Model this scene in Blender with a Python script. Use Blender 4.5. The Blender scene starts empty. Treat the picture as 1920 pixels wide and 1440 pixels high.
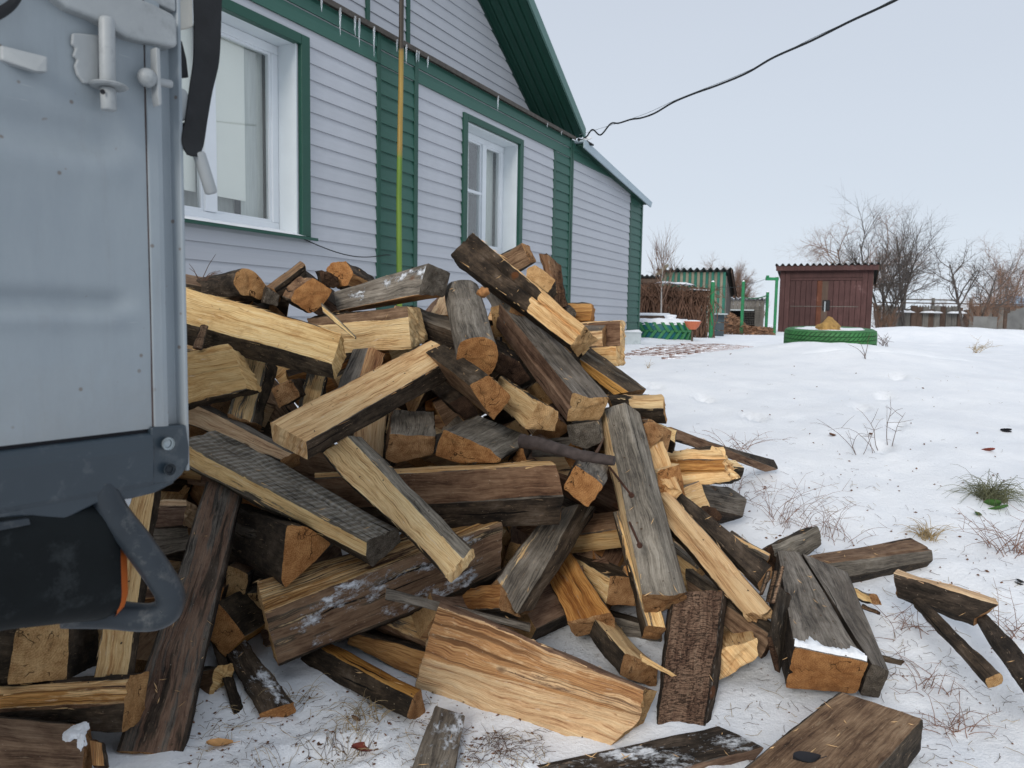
import bpy, bmesh, math, random
import numpy as np
from mathutils import Vector, Matrix, noise
R = math.radians
random.seed(7)
scene = bpy.context.scene
COL = scene.collection

# ------------------------------------------------------------------ camera
F = 1400.0                                   # focal length in pixels of a 1920 px wide picture
PITCH = math.atan((720-599)/F); ROLL = R(1.0)
CAM = np.array([0, 0, 1.0])
cf = np.array([0, math.cos(PITCH), -math.sin(PITCH)])
_r = np.array([1., 0, 0]); _u = np.cross(_r, cf)
cr = _r*math.cos(ROLL)+_u*math.sin(ROLL); cu = -_r*math.sin(ROLL)+_u*math.cos(ROLL)
def ray(x, y): return cf+cr*((x-960)/F)-cu*((y-720)/F)
def at(x, y, d): return CAM+ray(x, y)*d      # surveyed point: direction and distance from where the photographer stood
cd = bpy.data.cameras.new('camera'); cam = bpy.data.objects.new('camera', cd); COL.objects.link(cam)
cd.sensor_width = 36; cd.lens = 36*F/1920; cd.clip_end = 3000; cd.clip_start = .05
m = Matrix((( cr[0], cu[0], -cf[0], CAM[0]), (cr[1], cu[1], -cf[1], CAM[1]), (cr[2], cu[2], -cf[2], CAM[2]), (0, 0, 0, 1)))
cam.matrix_world = m
cd.dof.use_dof = True; cd.dof.focus_distance = 2.4; cd.dof.aperture_fstop = 9.0
scene.camera = cam
# ------------------------------------------------------------------ world and light (overcast winter day)
SUN_EL, SUN_AZ = R(27), R(203)
w = bpy.data.worlds.new('World'); scene.world = w; w.use_nodes = True
nt = w.node_tree; nt.nodes.clear()
def wn(t, **k):
    n = nt.nodes.new(t)
    for a, b in k.items(): setattr(n, a, b)
    return n
out = wn('ShaderNodeOutputWorld'); bg = wn('ShaderNodeBackground')
sky = wn('ShaderNodeTexSky', sky_type='NISHITA', sun_disc=False, sun_elevation=SUN_EL, sun_rotation=SUN_AZ, dust_density=3.0)
tc = wn('ShaderNodeTexCoord'); sep = wn('ShaderNodeSeparateXYZ'); ramp = wn('ShaderNodeValToRGB')
nt.links.new(tc.outputs['Generated'], sep.inputs[0])
nz = wn('ShaderNodeTexNoise'); nz.inputs['Scale'].default_value = 1.6; nz.inputs['Detail'].default_value = 3
mp = wn('ShaderNodeMapping'); mp.inputs['Scale'].default_value = (1, 1, 3.5)
nt.links.new(tc.outputs['Generated'], mp.inputs[0]); nt.links.new(mp.outputs[0], nz.inputs['Vector'])
ad = wn('ShaderNodeMath', operation='MULTIPLY_ADD'); ad.inputs[1].default_value = .10; nt.links.new(nz.outputs[0], ad.inputs[0]); nt.links.new(sep.outputs[2], ad.inputs[2])
nt.links.new(ad.outputs[0], ramp.inputs[0])
e = ramp.color_ramp.elements
e[0].position = 0.0; e[0].color = (6.4, 6.95, 7.5, 1)
e[1].position = 1.0; e[1].color = (5.3, 5.8, 6.5, 1)
a = e.new(.22); a.color = (5.5, 6.05, 6.8, 1); a = e.new(.10); a.color = (6.0, 6.6, 7.35, 1); a = e.new(.5); a.color = (4.85, 5.32, 6.1, 1)
mx = wn('ShaderNodeMixRGB'); mx.inputs[0].default_value = .94
nt.links.new(sky.outputs[0], mx.inputs[1]); nt.links.new(ramp.outputs[0], mx.inputs[2])
nt.links.new(mx.outputs[0], bg.inputs[0]); bg.inputs[1].default_value = 0.1
nt.links.new(bg.outputs[0], out.inputs[0])
sl = bpy.data.lights.new('sun', 'SUN'); sl.energy = 1.75; sl.angle = R(24); sl.color = (1, .95, .88)
so = bpy.data.objects.new('sun', sl); COL.objects.link(so)
sd = Vector((math.sin(SUN_AZ)*math.cos(SUN_EL), math.cos(SUN_AZ)*math.cos(SUN_EL), math.sin(SUN_EL)))
so.rotation_euler = sd.to_track_quat('Z', 'Y').to_euler()
vs = scene.view_settings; vs.view_transform = 'Standard'; vs.look = 'None'; vs.exposure = 0.32; vs.gamma = 1; vs.use_curve_mapping = False

# ------------------------------------------------------------------ helpers
class MB:
    def __init__(s): s.v = []; s.f = []; s.m = []; s.uv = None
    def add(s, vs, fs, m=0):
        b = len(s.v); s.v += [tuple(map(float, p)) for p in vs]; s.f += [[b+i for i in f] for f in fs]; s.m += [m]*len(fs)
    def box(s, x0, x1, y0, y1, z0, z1, m=0):
        s.add([(x0,y0,z0),(x1,y0,z0),(x1,y1,z0),(x0,y1,z0),(x0,y0,z1),(x1,y0,z1),(x1,y1,z1),(x0,y1,z1)],
              [(0,3,2,1),(4,5,6,7),(0,1,5,4),(1,2,6,5),(2,3,7,6),(3,0,4,7)], m)
    def prism(s, poly, vec, m=0):
        n = len(poly); vec = np.array(vec); p = [np.array(q, float) for q in poly]
        s.add(p+[q+vec for q in p], [list(range(n))[::-1], list(range(n, 2*n))]+[(i, (i+1) % n, (i+1) % n+n, i+n) for i in range(n)], m)
    def tube(s, pts, rad, n=6, m=0, caps=True):
        pts = [Vector(p) for p in pts]; k = len(pts)
        if not hasattr(rad, '__len__'): rad = [rad]*k
        vs = []; up = None
        for i, p in enumerate(pts):
            t = (pts[min(i+1, k-1)]-pts[max(i-1, 0)])
            if t.length < 1e-9: t = Vector((0, 0, 1))
            t.normalize()
            if up is None: up = t.orthogonal().normalized()
            up = up-t*up.dot(t)
            if up.length < 1e-6: up = t.orthogonal()
            up.normalize(); sd_ = t.cross(up)
            for j in range(n):
                a = 2*math.pi*j/n; vs.append(p+(up*math.cos(a)+sd_*math.sin(a))*rad[i])
        fs = [(i*n+j, i*n+(j+1) % n, (i+1)*n+(j+1) % n, (i+1)*n+j) for i in range(k-1) for j in range(n)]
        if caps: fs += [list(range(n))[::-1], [(k-1)*n+j for j in range(n)]]
        s.add(vs, fs, m)
    def lathe(s, prof, c=(0, 0, 0), n=24, m=0, a0=0, a1=2*math.pi):
        k = len(prof); vs = []
        for i in range(n):
            a = a0+(a1-a0)*i/n
            vs += [(c[0]+r_*math.cos(a), c[1]+r_*math.sin(a), c[2]+z_) for r_, z_ in prof]
        s.add(vs, [(i*k+j, ((i+1) % n)*k+j, ((i+1) % n)*k+j+1, i*k+j+1) for i in range(n) for j in range(k-1)], m)
    def build(s, name, mats, parent=None, origin=None, smooth=None):
        me = bpy.data.meshes.new(name)
        v = np.array(s.v, float).reshape(-1, 3)
        if origin is None: origin = (0, 0, 0)
        if isinstance(origin, str): origin = (v[:, 0].mean(), v[:, 1].mean(), v[:, 2].min())
        me.from_pydata((v-np.array(origin)).tolist(), [], s.f)
        if not isinstance(mats, (list, tuple)): mats = [mats]
        for q in mats: me.materials.append(q)
        if any(s.m): me.polygons.foreach_set('material_index', s.m)
        if smooth is not None:
            me.polygons.foreach_set('use_smooth', [True]*len(me.polygons)); me.set_sharp_from_angle(angle=R(smooth))
        me.update()
        o = bpy.data.objects.new(name, me); COL.objects.link(o); o.location = origin
        if parent is not None: o.parent = parent
        return o
def tag(o, label=None, cat=None, group=None, kind=None):
    for k, v in (('label', label), ('category', cat), ('group', group), ('kind', kind)):
        if v: o[k] = v
    return o
def empty(name, loc=(0, 0, 0), rz=0):
    o = bpy.data.objects.new(name, None); COL.objects.link(o); o.location = loc; o.rotation_euler = (0, 0, rz); o.empty_display_size = .1; return o
def inst(src, name=None, parent=None):
    o = src.copy(); COL.objects.link(o); o.parent = parent; return o
def bevel(o, w_, seg=2):
    md = o.modifiers.new('bev', 'BEVEL'); md.width = w_; md.segments = seg; md.limit_method = 'ANGLE'; md.angle_limit = R(35); return o
def sm(a, b, x):
    t = min(1, max(0, (x-a)/(b-a))); return t*t*(3-2*t)
def N(x, y, z=0.): return noise.noise((x, y, z))

# ------------------------------------------------------------------ materials
class NT:
    def __init__(s, name, rough=.7, spec=.3):
        s.mat = bpy.data.materials.new(name); s.mat.use_nodes = True; s.t = s.mat.node_tree; s.b = s.t.nodes['Principled BSDF']
        s.b.inputs['Roughness'].default_value = rough; s.b.inputs['Specular IOR Level'].default_value = spec
    def n(s, t, ins=None, **k):
        q = s.t.nodes.new(t)
        for a, b in k.items(): setattr(q, a, b)
        for a, b in (ins or {}).items():
            if isinstance(b, bpy.types.NodeSocket): s.t.links.new(b, q.inputs[a])
            else: q.inputs[a].default_value = b
        return q
    def noise(s, vec, sc, det=4, rough=.6, dist=0):
        return s.n('ShaderNodeTexNoise', {'Vector': vec, 'Scale': sc, 'Detail': det, 'Roughness': rough, 'Distortion': dist}).outputs[0]
    def mapv(s, vec, scale, loc=None):
        d = {0: vec, 'Scale': scale}
        if loc is not None: d['Location'] = loc
        return s.n('ShaderNodeMapping', d).outputs[0]
    def math(s, op, a, b=0., c=None, clamp=False):
        d = {0: a, 1: b}
        if c is not None: d[2] = c
        return s.n('ShaderNodeMath', d, operation=op, use_clamp=clamp).outputs[0]
    def ramp(s, fac, stops, interp='LINEAR'):
        q = s.n('ShaderNodeValToRGB', {0: fac}); e_ = q.color_ramp.elements; q.color_ramp.interpolation = interp
        for i, (p, c) in enumerate(stops):
            x = e_[i] if i < 2 else e_.new(p)
            x.position = p; x.color = (*c, 1) if hasattr(c, '__len__') else (c, c, c, 1)
        return q.outputs[0]
    def step(s, v, a, b): return s.n('ShaderNodeMapRange', {0: v, 1: a, 2: b, 3: 0., 4: 1.}, clamp=True).outputs[0]
    def mix(s, f, a, b, mode='MIX'):
        q = s.n('ShaderNodeMixRGB', blend_type=mode)
        for i, v_ in ((0, f), (1, a), (2, b)):
            if isinstance(v_, bpy.types.NodeSocket): s.t.links.new(v_, q.inputs[i])
            elif i and len(v_) == 3: q.inputs[i].default_value = (*v_, 1)
            else: q.inputs[i].default_value = v_
        return q.outputs[0]
    def color(s, c): s.t.links.new(c, s.b.inputs['Base Color'])
    def bump(s, h, dist, st=.6):
        q = s.n('ShaderNodeBump', {'Height': h, 'Distance': dist, 'Strength': st}); s.t.links.new(q.outputs[0], s.b.inputs['Normal'])
    def objv(s): return s.n('ShaderNodeTexCoord').outputs['Object']
    def rnd(s): return s.n('ShaderNodeObjectInfo').outputs['Random']

def simple(name, c, rough=.6, var=.15, sc=8, bump=.0, bsc=60, spec=.3, metal=0, dirt=None, dsc=6, stretch=(1, 1, 1)):
    k = NT(name, rough, spec); P = k.mapv(k.objv(), stretch)
    n1 = k.noise(P, sc, 5)
    col = k.ramp(n1, [(.3, tuple(x*(1-var) for x in c)), (.7, tuple(min(1, x*(1+var)) for x in c))])
    if dirt:
        d = k.step(k.noise(P, dsc, 8, .7), .54, .68); col = k.mix(d, col, dirt)
    k.color(col); k.b.inputs['Metallic'].default_value = metal
    if bump: k.bump(k.noise(P, bsc, 4), bump)
    return k.mat

def wood_side():
    k = NT('firewood', .84, .16); uv = k.n('ShaderNodeUVMap', uv_map='grain').outputs[0]; r = k.rnd()
    off = k.n('ShaderNodeCombineXYZ', {0: k.math('MULTIPLY', r, 17.), 1: k.math('MULTIPLY', r, 9.), 2: k.math('MULTIPLY', r, 31.)}).outputs[0]
    # gentle waviness of the fibres
    wob = k.noise(k.mapv(uv, (4, 8, 1), off), 1.0, 3)
    su = k.n('ShaderNodeSeparateXYZ', {0: uv}); v2 = k.math('MULTIPLY_ADD', wob, .045, su.outputs[1])
    g = k.n('ShaderNodeCombineXYZ', {0: su.outputs[0], 1: v2, 2: 0.}).outputs[0]
    s1 = k.noise(k.mapv(g, (4.5, 85, 1), off), 1, 6, .72)
    s2 = k.noise(k.mapv(g, (2.2, 22, 1), off), 1, 3, .55)
    s3 = k.noise(k.mapv(g, (14, 300, 1), off), 1, 5, .75)
    blot = k.noise(k.mapv(g, (9, 16, 1), off), 1, 7, .7)
    fine = k.noise(k.mapv(g, (110, 190, 1), off), 1, 4, .75)
    rib = k.math('SINE', k.math('ADD', k.math('MULTIPLY', v2, 1150.), k.math('MULTIPLY', s2, 30.)))
    mixs = k.math('ADD', k.math('MULTIPLY', s1, .48), k.math('ADD', k.math('MULTIPLY', s2, .20), k.math('MULTIPLY', s3, .34)))
    mf = k.math('ADD', mixs, k.math('MULTIPLY', k.math('MULTIPLY', rib, k.step(s2, .42, .6)), .035))
    fresh = k.ramp(mf, [(.35, (.15, .062, .022)), (.42, (.42, .215, .080)), (.48, (.71, .455, .21)), (.57, (.87, .63, .325)), (.72, (.94, .76, .475))])
    fresh = k.mix(k.math('MULTIPLY', k.step(blot, .54, .70), .7), fresh, (.48, .26, .105))
    orange = k.ramp(mf, [(.36, (.10, .036, .013)), (.45, (.30, .13, .038)), (.55, (.57, .30, .095)), (.70, (.78, .50, .21))])
    gm = k.math('ADD', k.math('MULTIPLY', mixs, .72), k.math('MULTIPLY', blot, .30))
    gray = k.ramp(gm, [(.41, (.020, .017, .014)), (.465, (.095, .082, .067)), (.52, (.195, .168, .132)), (.60, (.345, .305, .25)), (.70, (.50, .465, .40))])
    gray = k.mix(k.math('MULTIPLY', k.step(k.noise(k.mapv(g, (2.5, 9, 1), off), 1, 4), .5, .66), .55), gray, (.13, .105, .08))
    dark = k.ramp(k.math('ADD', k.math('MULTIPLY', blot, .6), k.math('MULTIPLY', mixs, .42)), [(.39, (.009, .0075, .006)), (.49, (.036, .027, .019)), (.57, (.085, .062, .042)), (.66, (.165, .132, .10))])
    brown = k.ramp(k.math('ADD', k.math('MULTIPLY', mixs, .65), k.math('MULTIPLY', blot, .38)), [(.41, (.036, .019, .012)), (.48, (.135, .076, .044)), (.55, (.245, .15, .088)), (.66, (.39, .265, .165))])
    A1 = k.n('ShaderNodeSeparateColor', {0: k.n('ShaderNodeVertexColor', layer_name='w1').outputs[0]}).outputs
    A2 = k.n('ShaderNodeSeparateColor', {0: k.n('ShaderNodeVertexColor', layer_name='w2').outputs[0]}).outputs
    jag = k.math('MULTIPLY', k.math('SUBTRACT', k.math('ADD', k.math('MULTIPLY', s2, .5), k.math('ADD', k.math('MULTIPLY', s1, .3), k.math('MULTIPLY', blot, .2))), .5), 2.0)
    def W(x): return k.step(k.math('ADD', x, jag), .47, .53)
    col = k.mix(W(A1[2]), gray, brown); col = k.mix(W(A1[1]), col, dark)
    wf = W(A1[0]); col = k.mix(wf, col, fresh); col = k.mix(W(A2[1]), col, orange)
    # long brown streaks in stained heartwood
    stk = k.math('MULTIPLY', k.step(k.noise(k.mapv(g, (1.3, 68, 1), off), 1, 4, .65), .50, .57), k.math('MULTIPLY', wf, k.step(A1[2], .55, .8)))
    col = k.mix(k.math('MULTIPLY', stk, .8), col, (.15, .068, .022))
    # knots
    kv = k.n('ShaderNodeTexVoronoi', {'Vector': k.mapv(g, (6, 9.5, 1), off), 'Scale': 1.}).outputs; kr = k.n('ShaderNodeSeparateColor', {0: kv[1]}).outputs[0]
    kn = k.math('MULTIPLY', k.step(k.math('ADD', kv[0], k.math('MULTIPLY', k.math('SUBTRACT', blot, .5), .12)), .13, .085), k.step(kr, .80, .82))
    col = k.mix(k.math('MULTIPLY', kn, .85), col, (.13, .055, .02))
    # curved saw marks on rough-sawn planks
    sw = k.math('MULTIPLY', k.step(A2[2], .15, .2), k.step(A2[2], .35, .3)); arc = k.math('SINE', k.math('ADD', k.math('MULTIPLY', su.outputs[0], 270.), k.math('ADD', k.math('MULTIPLY', su.outputs[1], 60.), k.math('MULTIPLY', blot, 5.))))
    swm = k.math('MULTIPLY', sw, k.math('MULTIPLY', k.step(arc, -.2, .8), k.step(k.math('ADD', s1, k.math('MULTIPLY', blot, .5)), .55, .85)))
    col = k.mix(k.math('MULTIPLY', swm, .6), col, (.42, .40, .37))
    # bark plates: short cracks across the grain
    cg = k.mapv(g, (210, 42, 1), off); cgd = k.n('ShaderNodeVectorMath', {0: cg, 1: k.n('ShaderNodeCombineXYZ', {0: k.math('MULTIPLY', blot, 7.), 1: k.math('MULTIPLY', s2, 3.), 2: 0.}).outputs[0]}, operation='ADD').outputs[0]
    vo = k.n('ShaderNodeTexVoronoi', {'Vector': cgd, 'Scale': 1.}, feature='DISTANCE_TO_EDGE').outputs[0]
    ck = k.math('MULTIPLY', k.math('MULTIPLY', k.step(vo, .10, .0), k.step(fine, .36, .52)), W(A2[2]))
    col = k.mix(k.math('MULTIPLY', ck, .85), col, (.016, .011, .008))
    # drying checks in old faces
    chk = k.math('MULTIPLY', k.step(k.noise(k.mapv(g, (2.0, 70, 1), off), 1, 2, .5), .315, .27), k.math('SUBTRACT', 1., k.math('MULTIPLY', wf, .8)))
    col = k.mix(chk, col, (.010, .008, .006))
    # torn pale fibres on old faces, small specks of sawdust
    tf = k.math('MULTIPLY', k.step(k.noise(k.mapv(g, (22, 150, 1), off), 1, 3, .6), .655, .70), .55)
    col = k.mix(tf, col, k.mix(wf, (.34, .24, .15), (.86, .70, .50)))
    sp = k.step(k.noise(k.mapv(g, (120, 190, 1), off), 1, 2), .72, .75)
    col = k.mix(k.math('MULTIPLY', sp, .6), col, (.55, .45, .33))
    frost = k.noise(k.mapv(g, (60, 90, 1), off), 1, 6, .8); patch = k.noise(k.mapv(g, (11, 17, 1), off), 1, 4, .6)
    sn = k.step(k.math('ADD', A2[0], k.math('ADD', k.math('MULTIPLY', k.math('SUBTRACT', patch, .5), 2.6), k.math('MULTIPLY', k.math('SUBTRACT', frost, .5), 1.5))), .66, .95)
    sn = k.math('MULTIPLY', sn, k.step(A2[0], .02, .2)); sn = k.math('MULTIPLY', sn, .93)
    col = k.mix(sn, col, (.78, .81, .86))
    hv = k.n('ShaderNodeHueSaturation', {'Hue': k.math('MULTIPLY_ADD', k.math('FRACT', k.math('MULTIPLY', r, 3.7)), .012, .4915), 'Saturation': k.math('MULTIPLY_ADD', r, .20, .87), 'Value': k.math('MULTIPLY_ADD', k.math('FRACT', k.math('MULTIPLY', r, 7.3)), .34, .88), 'Color': col}).outputs[0]
    k.color(hv)
    h = k.math('ADD', k.math('MULTIPLY', s1, 1.1), k.math('ADD', k.math('MULTIPLY', s3, .7), k.math('ADD', k.math('MULTIPLY', fine, .4), k.math('MULTIPLY', rib, k.math('MULTIPLY', wf, .05)))))
    h = k.math('SUBTRACT', h, k.math('ADD', k.math('MULTIPLY', chk, .9), k.math('MULTIPLY', ck, .9)))
    h = k.math('ADD', h, k.math('MULTIPLY', sn, .6))
    k.bump(h, .008, .9)
    return k.mat
def wood_cut():
    k = NT('firewood_saw_cut', .9, .12); uv = k.n('ShaderNodeUVMap', uv_map='grain').outputs[0]; r = k.rnd()
    off = k.n('ShaderNodeCombineXYZ', {0: k.math('MULTIPLY', r, 13.), 1: k.math('MULTIPLY', r, 5.), 2: r}).outputs[0]
    P = k.mapv(uv, (1, 1, 1), off)
    fz = k.noise(k.mapv(P, (190, 330, 1)), 1, 6, .85); big = k.noise(P, 20, 6, .7)
    su = k.n('ShaderNodeVectorMath', {0: uv, 1: (.02, .07, 0.)}, operation='LENGTH').outputs[1]
    ln = k.n('ShaderNodeVectorMath', {0: k.mapv(uv, (1, 1, 1), (.015, .06, 0))}, operation='LENGTH').outputs[1]
    ring = k.math('SINE', k.math('MULTIPLY', k.math('ADD', ln, k.math('MULTIPLY', big, .012)), 800.))
    A1 = k.n('ShaderNodeSeparateColor', {0: k.n('ShaderNodeVertexColor', layer_name='w1').outputs[0]}).outputs
    A2 = k.n('ShaderNodeSeparateColor', {0: k.n('ShaderNodeVertexColor', layer_name='w2').outputs[0]}).outputs
    f = k.math('ADD', k.math('MULTIPLY', fz, .62), k.math('ADD', k.math('MULTIPLY', big, .42), k.math('MULTIPLY', k.math('MULTIPLY', ring, big), .034)))
    tan = k.ramp(f, [(.36, (.17, .08, .03)), (.46, (.43, .24, .10)), (.57, (.66, .42, .20)), (.72, (.84, .62, .36))])
    org = k.ramp(f, [(.37, (.13, .048, .017)), (.48, (.38, .165, .058)), (.60, (.60, .31, .12)), (.74, (.76, .47, .22))])
    old = k.ramp(f, [(.38, (.022, .018, .014)), (.52, (.12, .10, .078)), (.68, (.31, .275, .23))])
    drk = k.ramp(f, [(.42, (.02, .012, .009)), (.56, (.085, .048, .03)), (.72, (.22, .13, .08))])
    col = k.mix(A1[0], old, tan); col = k.mix(A2[1], col, org); col = k.mix(A1[1], col, drk)
    st = k.step(k.noise(P, 22, 6, .7), .58, .72)
    col = k.mix(k.math('MULTIPLY', st, .55), col, (.09, .045, .02))
    sn = k.step(k.math('ADD', A2[0], k.math('MULTIPLY', k.math('SUBTRACT', k.noise(P, 30, 5, .7), .5), 1.6)), .62, .85)
    col = k.mix(sn, col, (.8, .83, .88))
    cr_ = k.math('MULTIPLY', k.step(k.math('ABSOLUTE', k.math('SUBTRACT', k.noise(P, 9, 3, .6), .5)), .008, .002), k.step(k.noise(k.mapv(P, (1, 1, 1), (3, 3, 0)), 14, 2), .5, .56))
    col = k.mix(k.math('MULTIPLY', cr_, .85), col, (.03, .017, .01))
    k.color(col); k.bump(k.math('SUBTRACT', k.math('ADD', fz, k.math('MULTIPLY', big, .8)), cr_), .006, 1.0)
    return k.mat
M_WOOD = wood_side(); M_CUT = wood_cut()

def snow_mat(name='snow', dirt=True):
    k = NT(name, .75, .25); P = k.objv()
    b = k.noise(P, 3.2, 6, .6); f = k.noise(P, 55, 5, .75); v = k.noise(P, 260, 3, .7)
    col = k.ramp(b, [(.3, (.80, .825, .865)), (.65, (.885, .90, .925))])
    if dirt:
        at_ = k.n('ShaderNodeVertexColor', layer_name='dirt').outputs[0]
        d = k.step(k.math('ADD', at_, k.math('MULTIPLY', k.math('SUBTRACT', k.noise(P, 34, 8, .78), .5), 1.7)), .62, .86)
        col = k.mix(k.math('MULTIPLY', d, .8), col, (.15, .115, .08))
        wet = k.step(k.math('ADD', at_, k.math('MULTIPLY', k.math('SUBTRACT', k.noise(P, 12, 5, .6), .5), 1.2)), .35, .9)
        col = k.mix(k.math('MULTIPLY', wet, .35), col, (.55, .56, .58))
        sp = k.step(k.noise(P, 90, 2, .5), .73, .76); col = k.mix(k.math('MULTIPLY', sp, .45), col, (.2, .15, .1))
    k.color(col)
    k.b.inputs['Subsurface Weight'].default_value = .0
    k.bump(k.math('ADD', k.math('MULTIPLY', f, .8), k.math('ADD', k.math('MULTIPLY', v, .25), k.math('MULTIPLY', b, 2.0))), .012, .7)
    return k.mat
M_SNOW = snow_mat(); M_SNOWCAP = snow_mat('snow_cap', False)

def siding(name, c, rough=.45):
    k = NT(name, rough, .35); P = k.objv()
    n1 = k.noise(k.mapv(P, (1.5, 1, 30)), 3, 5); n2 = k.noise(k.mapv(P, (3, 3, 3)), 1, 4)
    col = k.ramp(k.math('ADD', k.math('MULTIPLY', n1, .5), k.math('MULTIPLY', n2, .5)), [(.35, tuple(x*.94 for x in c)), (.65, tuple(x*1.04 for x in c))])
    hs = k.n('ShaderNodeHueSaturation', {'Value': k.math('MULTIPLY_ADD', k.rnd(), .05, .975), 'Color': col}).outputs[0]
    k.color(hs); k.bump(k.noise(k.mapv(P, (8, 8, 160)), 1, 4), .0012, .5)
    return k.mat
M_WHITE = siding('pale_vinyl', (.445, .462, .50)); M_GREEN = siding('green_vinyl', (.033, .108, .083), .5)
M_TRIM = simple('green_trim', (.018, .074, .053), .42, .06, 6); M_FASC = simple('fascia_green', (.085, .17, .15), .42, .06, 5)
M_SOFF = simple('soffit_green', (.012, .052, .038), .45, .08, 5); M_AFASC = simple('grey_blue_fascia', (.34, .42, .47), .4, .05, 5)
M_PVC = simple('white_pvc', (.70, .735, .77), .35, .04, 4); M_REV = simple('white_reveal', (.66, .71, .74), .5, .05, 3)
M_CURT = simple('roller_blind', (.93, .92, .86), .9, .03, 3); M_CURT2 = simple('grey_curtain', (.60, .62, .60), .9, .12, 14, stretch=(6, 6, .3))
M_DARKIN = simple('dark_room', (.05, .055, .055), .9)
M_BLACK = simple('black_webbing', (.013, .014, .016), .7, .3, 30, .0008, 220); M_CABLE = simple('black_cable', (.015, .018, .02), .5)
M_RUST = simple('rusty_iron', (.06, .025, .015), .8, .5, 60, .001, 200)
M_TWIG = simple('twig', (.10, .062, .045), .85, .4, 30); M_REDTWIG = simple('reddish_twig', (.19, .105, .075), .85, .35, 30)
M_STRAW = simple('dry_grass', (.33, .245, .13), .85, .35, 20); M_GRASS = simple('frosted_grass', (.115, .12, .065), .8, .5, 12)
M_LEAFG = simple('green_leaf', (.045, .12, .022), .6, .4, 40); M_LEAFR = simple('red_leaf', (.17, .032, .018), .45, .4, 60, .002, 80)
M_LEAFB = simple('brown_leaf', (.13, .06, .03), .7, .4, 40, .002, 80)
M_TREE = simple('tree_bark', (.092, .080, .074), .9, .35, 10, .01, 30); M_BIRCH = simple('birch_bark', (.36, .34, .32), .8, .25, 6, dirt=(.05, .045, .04), dsc=9)
M_BTWIG = simple('birch_twigs', (.20, .125, .09), .9, .3, 5)
M_VINE = simple('brown_vine', (.135, .075, .05), .9, .45, 5)
def boards(name, c, var=.35):
    k = NT(name, .75, .25); P = k.objv(); r = k.rnd()
    n1 = k.noise(k.mapv(P, (14, 14, 1.2)), 2, 5, .65); n2 = k.noise(P, 2.2, 5, .65)
    col = k.ramp(k.math('ADD', k.math('MULTIPLY', n1, .6), k.math('MULTIPLY', n2, .4)), [(.34, tuple(x*(1-var) for x in c)), (.66, tuple(x*(1+var) for x in c))])
    col = k.mix(k.step(n2, .62, .70), col, tuple(min(1, x*1.6+.03) for x in c))
    k.color(k.n('ShaderNodeHueSaturation', {'Value': k.math('MULTIPLY_ADD', r, .35, .82), 'Color': col}).outputs[0]); k.bump(n1, .004, .6)
    return k.mat
M_SHED = boards('maroon_boards', (.070, .034, .032)); M_SHEDO = boards('rusty_orange_board', (.125, .045, .025)); M_GREYB = boards('grey_boards', (.16, .15, .135)); M_BRNB = boards('brown_boards', (.09, .06, .045))
M_OLIVE = boards('bare_boards', (.20, .185, .14)); M_TEAL = boards('teal_boards', (.03, .135, .10), .3)
M_SLATE = simple('asbestos_slate', (.17, .17, .165), .9, .25, 3, .003, 40, dirt=(.10, .10, .09), dsc=4); M_DSLATE = simple('dark_slate', (.075, .08, .078), .9, .3, 5)
M_POST = simple('green_paint_post', (.02, .19, .075), .45, .2, 12, dirt=(.05, .07, .04), dsc=18)
M_TYREC = simple('green_rubber_grooves', (.012, .06, .02), .7)
M_TYREG = simple('green_painted_rubber', (.045, .175, .055), .6, .3, 7, .003, 40, dirt=(.05, .09, .045), dsc=14)
M_TYRET = simple('teal_painted_rubber', (.02, .14, .17), .5, .25, 7); M_TREADG = simple('green_tread_paint', (.045, .20, .075), .5, .3, 9)
M_ROCK = simple('yellow_stone', (.36, .22, .075), .9, .35, 12, .02, 25, dirt=(.17, .10, .04), dsc=9)
M_POT = simple('terracotta', (.52, .15, .075), .55, .1, 8); M_ZINC = simple('pale_metal', (.42, .47, .49), .4, .12, 5, metal=.0, dirt=(.28, .32, .34), dsc=5)
def truck_mat():
    k = NT('grey_blue_truck_paint', .33, .5); P = k.objv(); n1 = k.noise(P, 5, 5, .6); n2 = k.noise(k.mapv(P, (30, 30, 6)), 1, 5, .7)
    c = k.ramp(k.math('ADD', k.math('MULTIPLY', n1, .6), k.math('MULTIPLY', n2, .4)), [(.35, (.215, .25, .28)), (.65, (.26, .298, .325))])
    v = k.n('ShaderNodeTexVoronoi', {'Vector': P, 'Scale': 55.}).outputs; rr = k.n('ShaderNodeSeparateColor', {0: v[1]}).outputs[0]
    dot = k.math('MULTIPLY', k.step(v[0], .17, .10), k.step(rr, .80, .84)); c = k.mix(k.math('MULTIPLY', dot, .75), c, (.12, .085, .065))
    sp = k.step(k.noise(P, 75, 3, .6), .70, .74); c = k.mix(k.math('MULTIPLY', sp, .5), c, (.16, .12, .10))
    gr = k.step(k.noise(k.mapv(P, (45, 45, 4)), 1, 6, .75), .55, .72); c = k.mix(k.math('MULTIPLY', gr, .18), c, (.17, .165, .155))
    sc_ = k.step(k.noise(k.mapv(P, (9, 9, 160)), 1, 3, .6), .70, .73); c = k.mix(k.math('MULTIPLY', sc_, .4), c, (.42, .45, .47))
    lo_ = k.step(k.math('ADD', k.n('ShaderNodeSeparateXYZ', {0: P}).outputs[2], k.math('MULTIPLY', k.noise(P, 22, 6, .8), .22)), 1.06, .93); c = k.mix(k.math('MULTIPLY', lo_, .35), c, (.20, .19, .175))
    k.t.links.new(k.math('MULTIPLY_ADD', k.noise(P, 14, 5, .7), .35, .22), k.b.inputs['Roughness'])
    k.color(c); k.bump(k.noise(P, 90, 3), .0004, .5); return k.mat
M_TRUCK = truck_mat()
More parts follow.
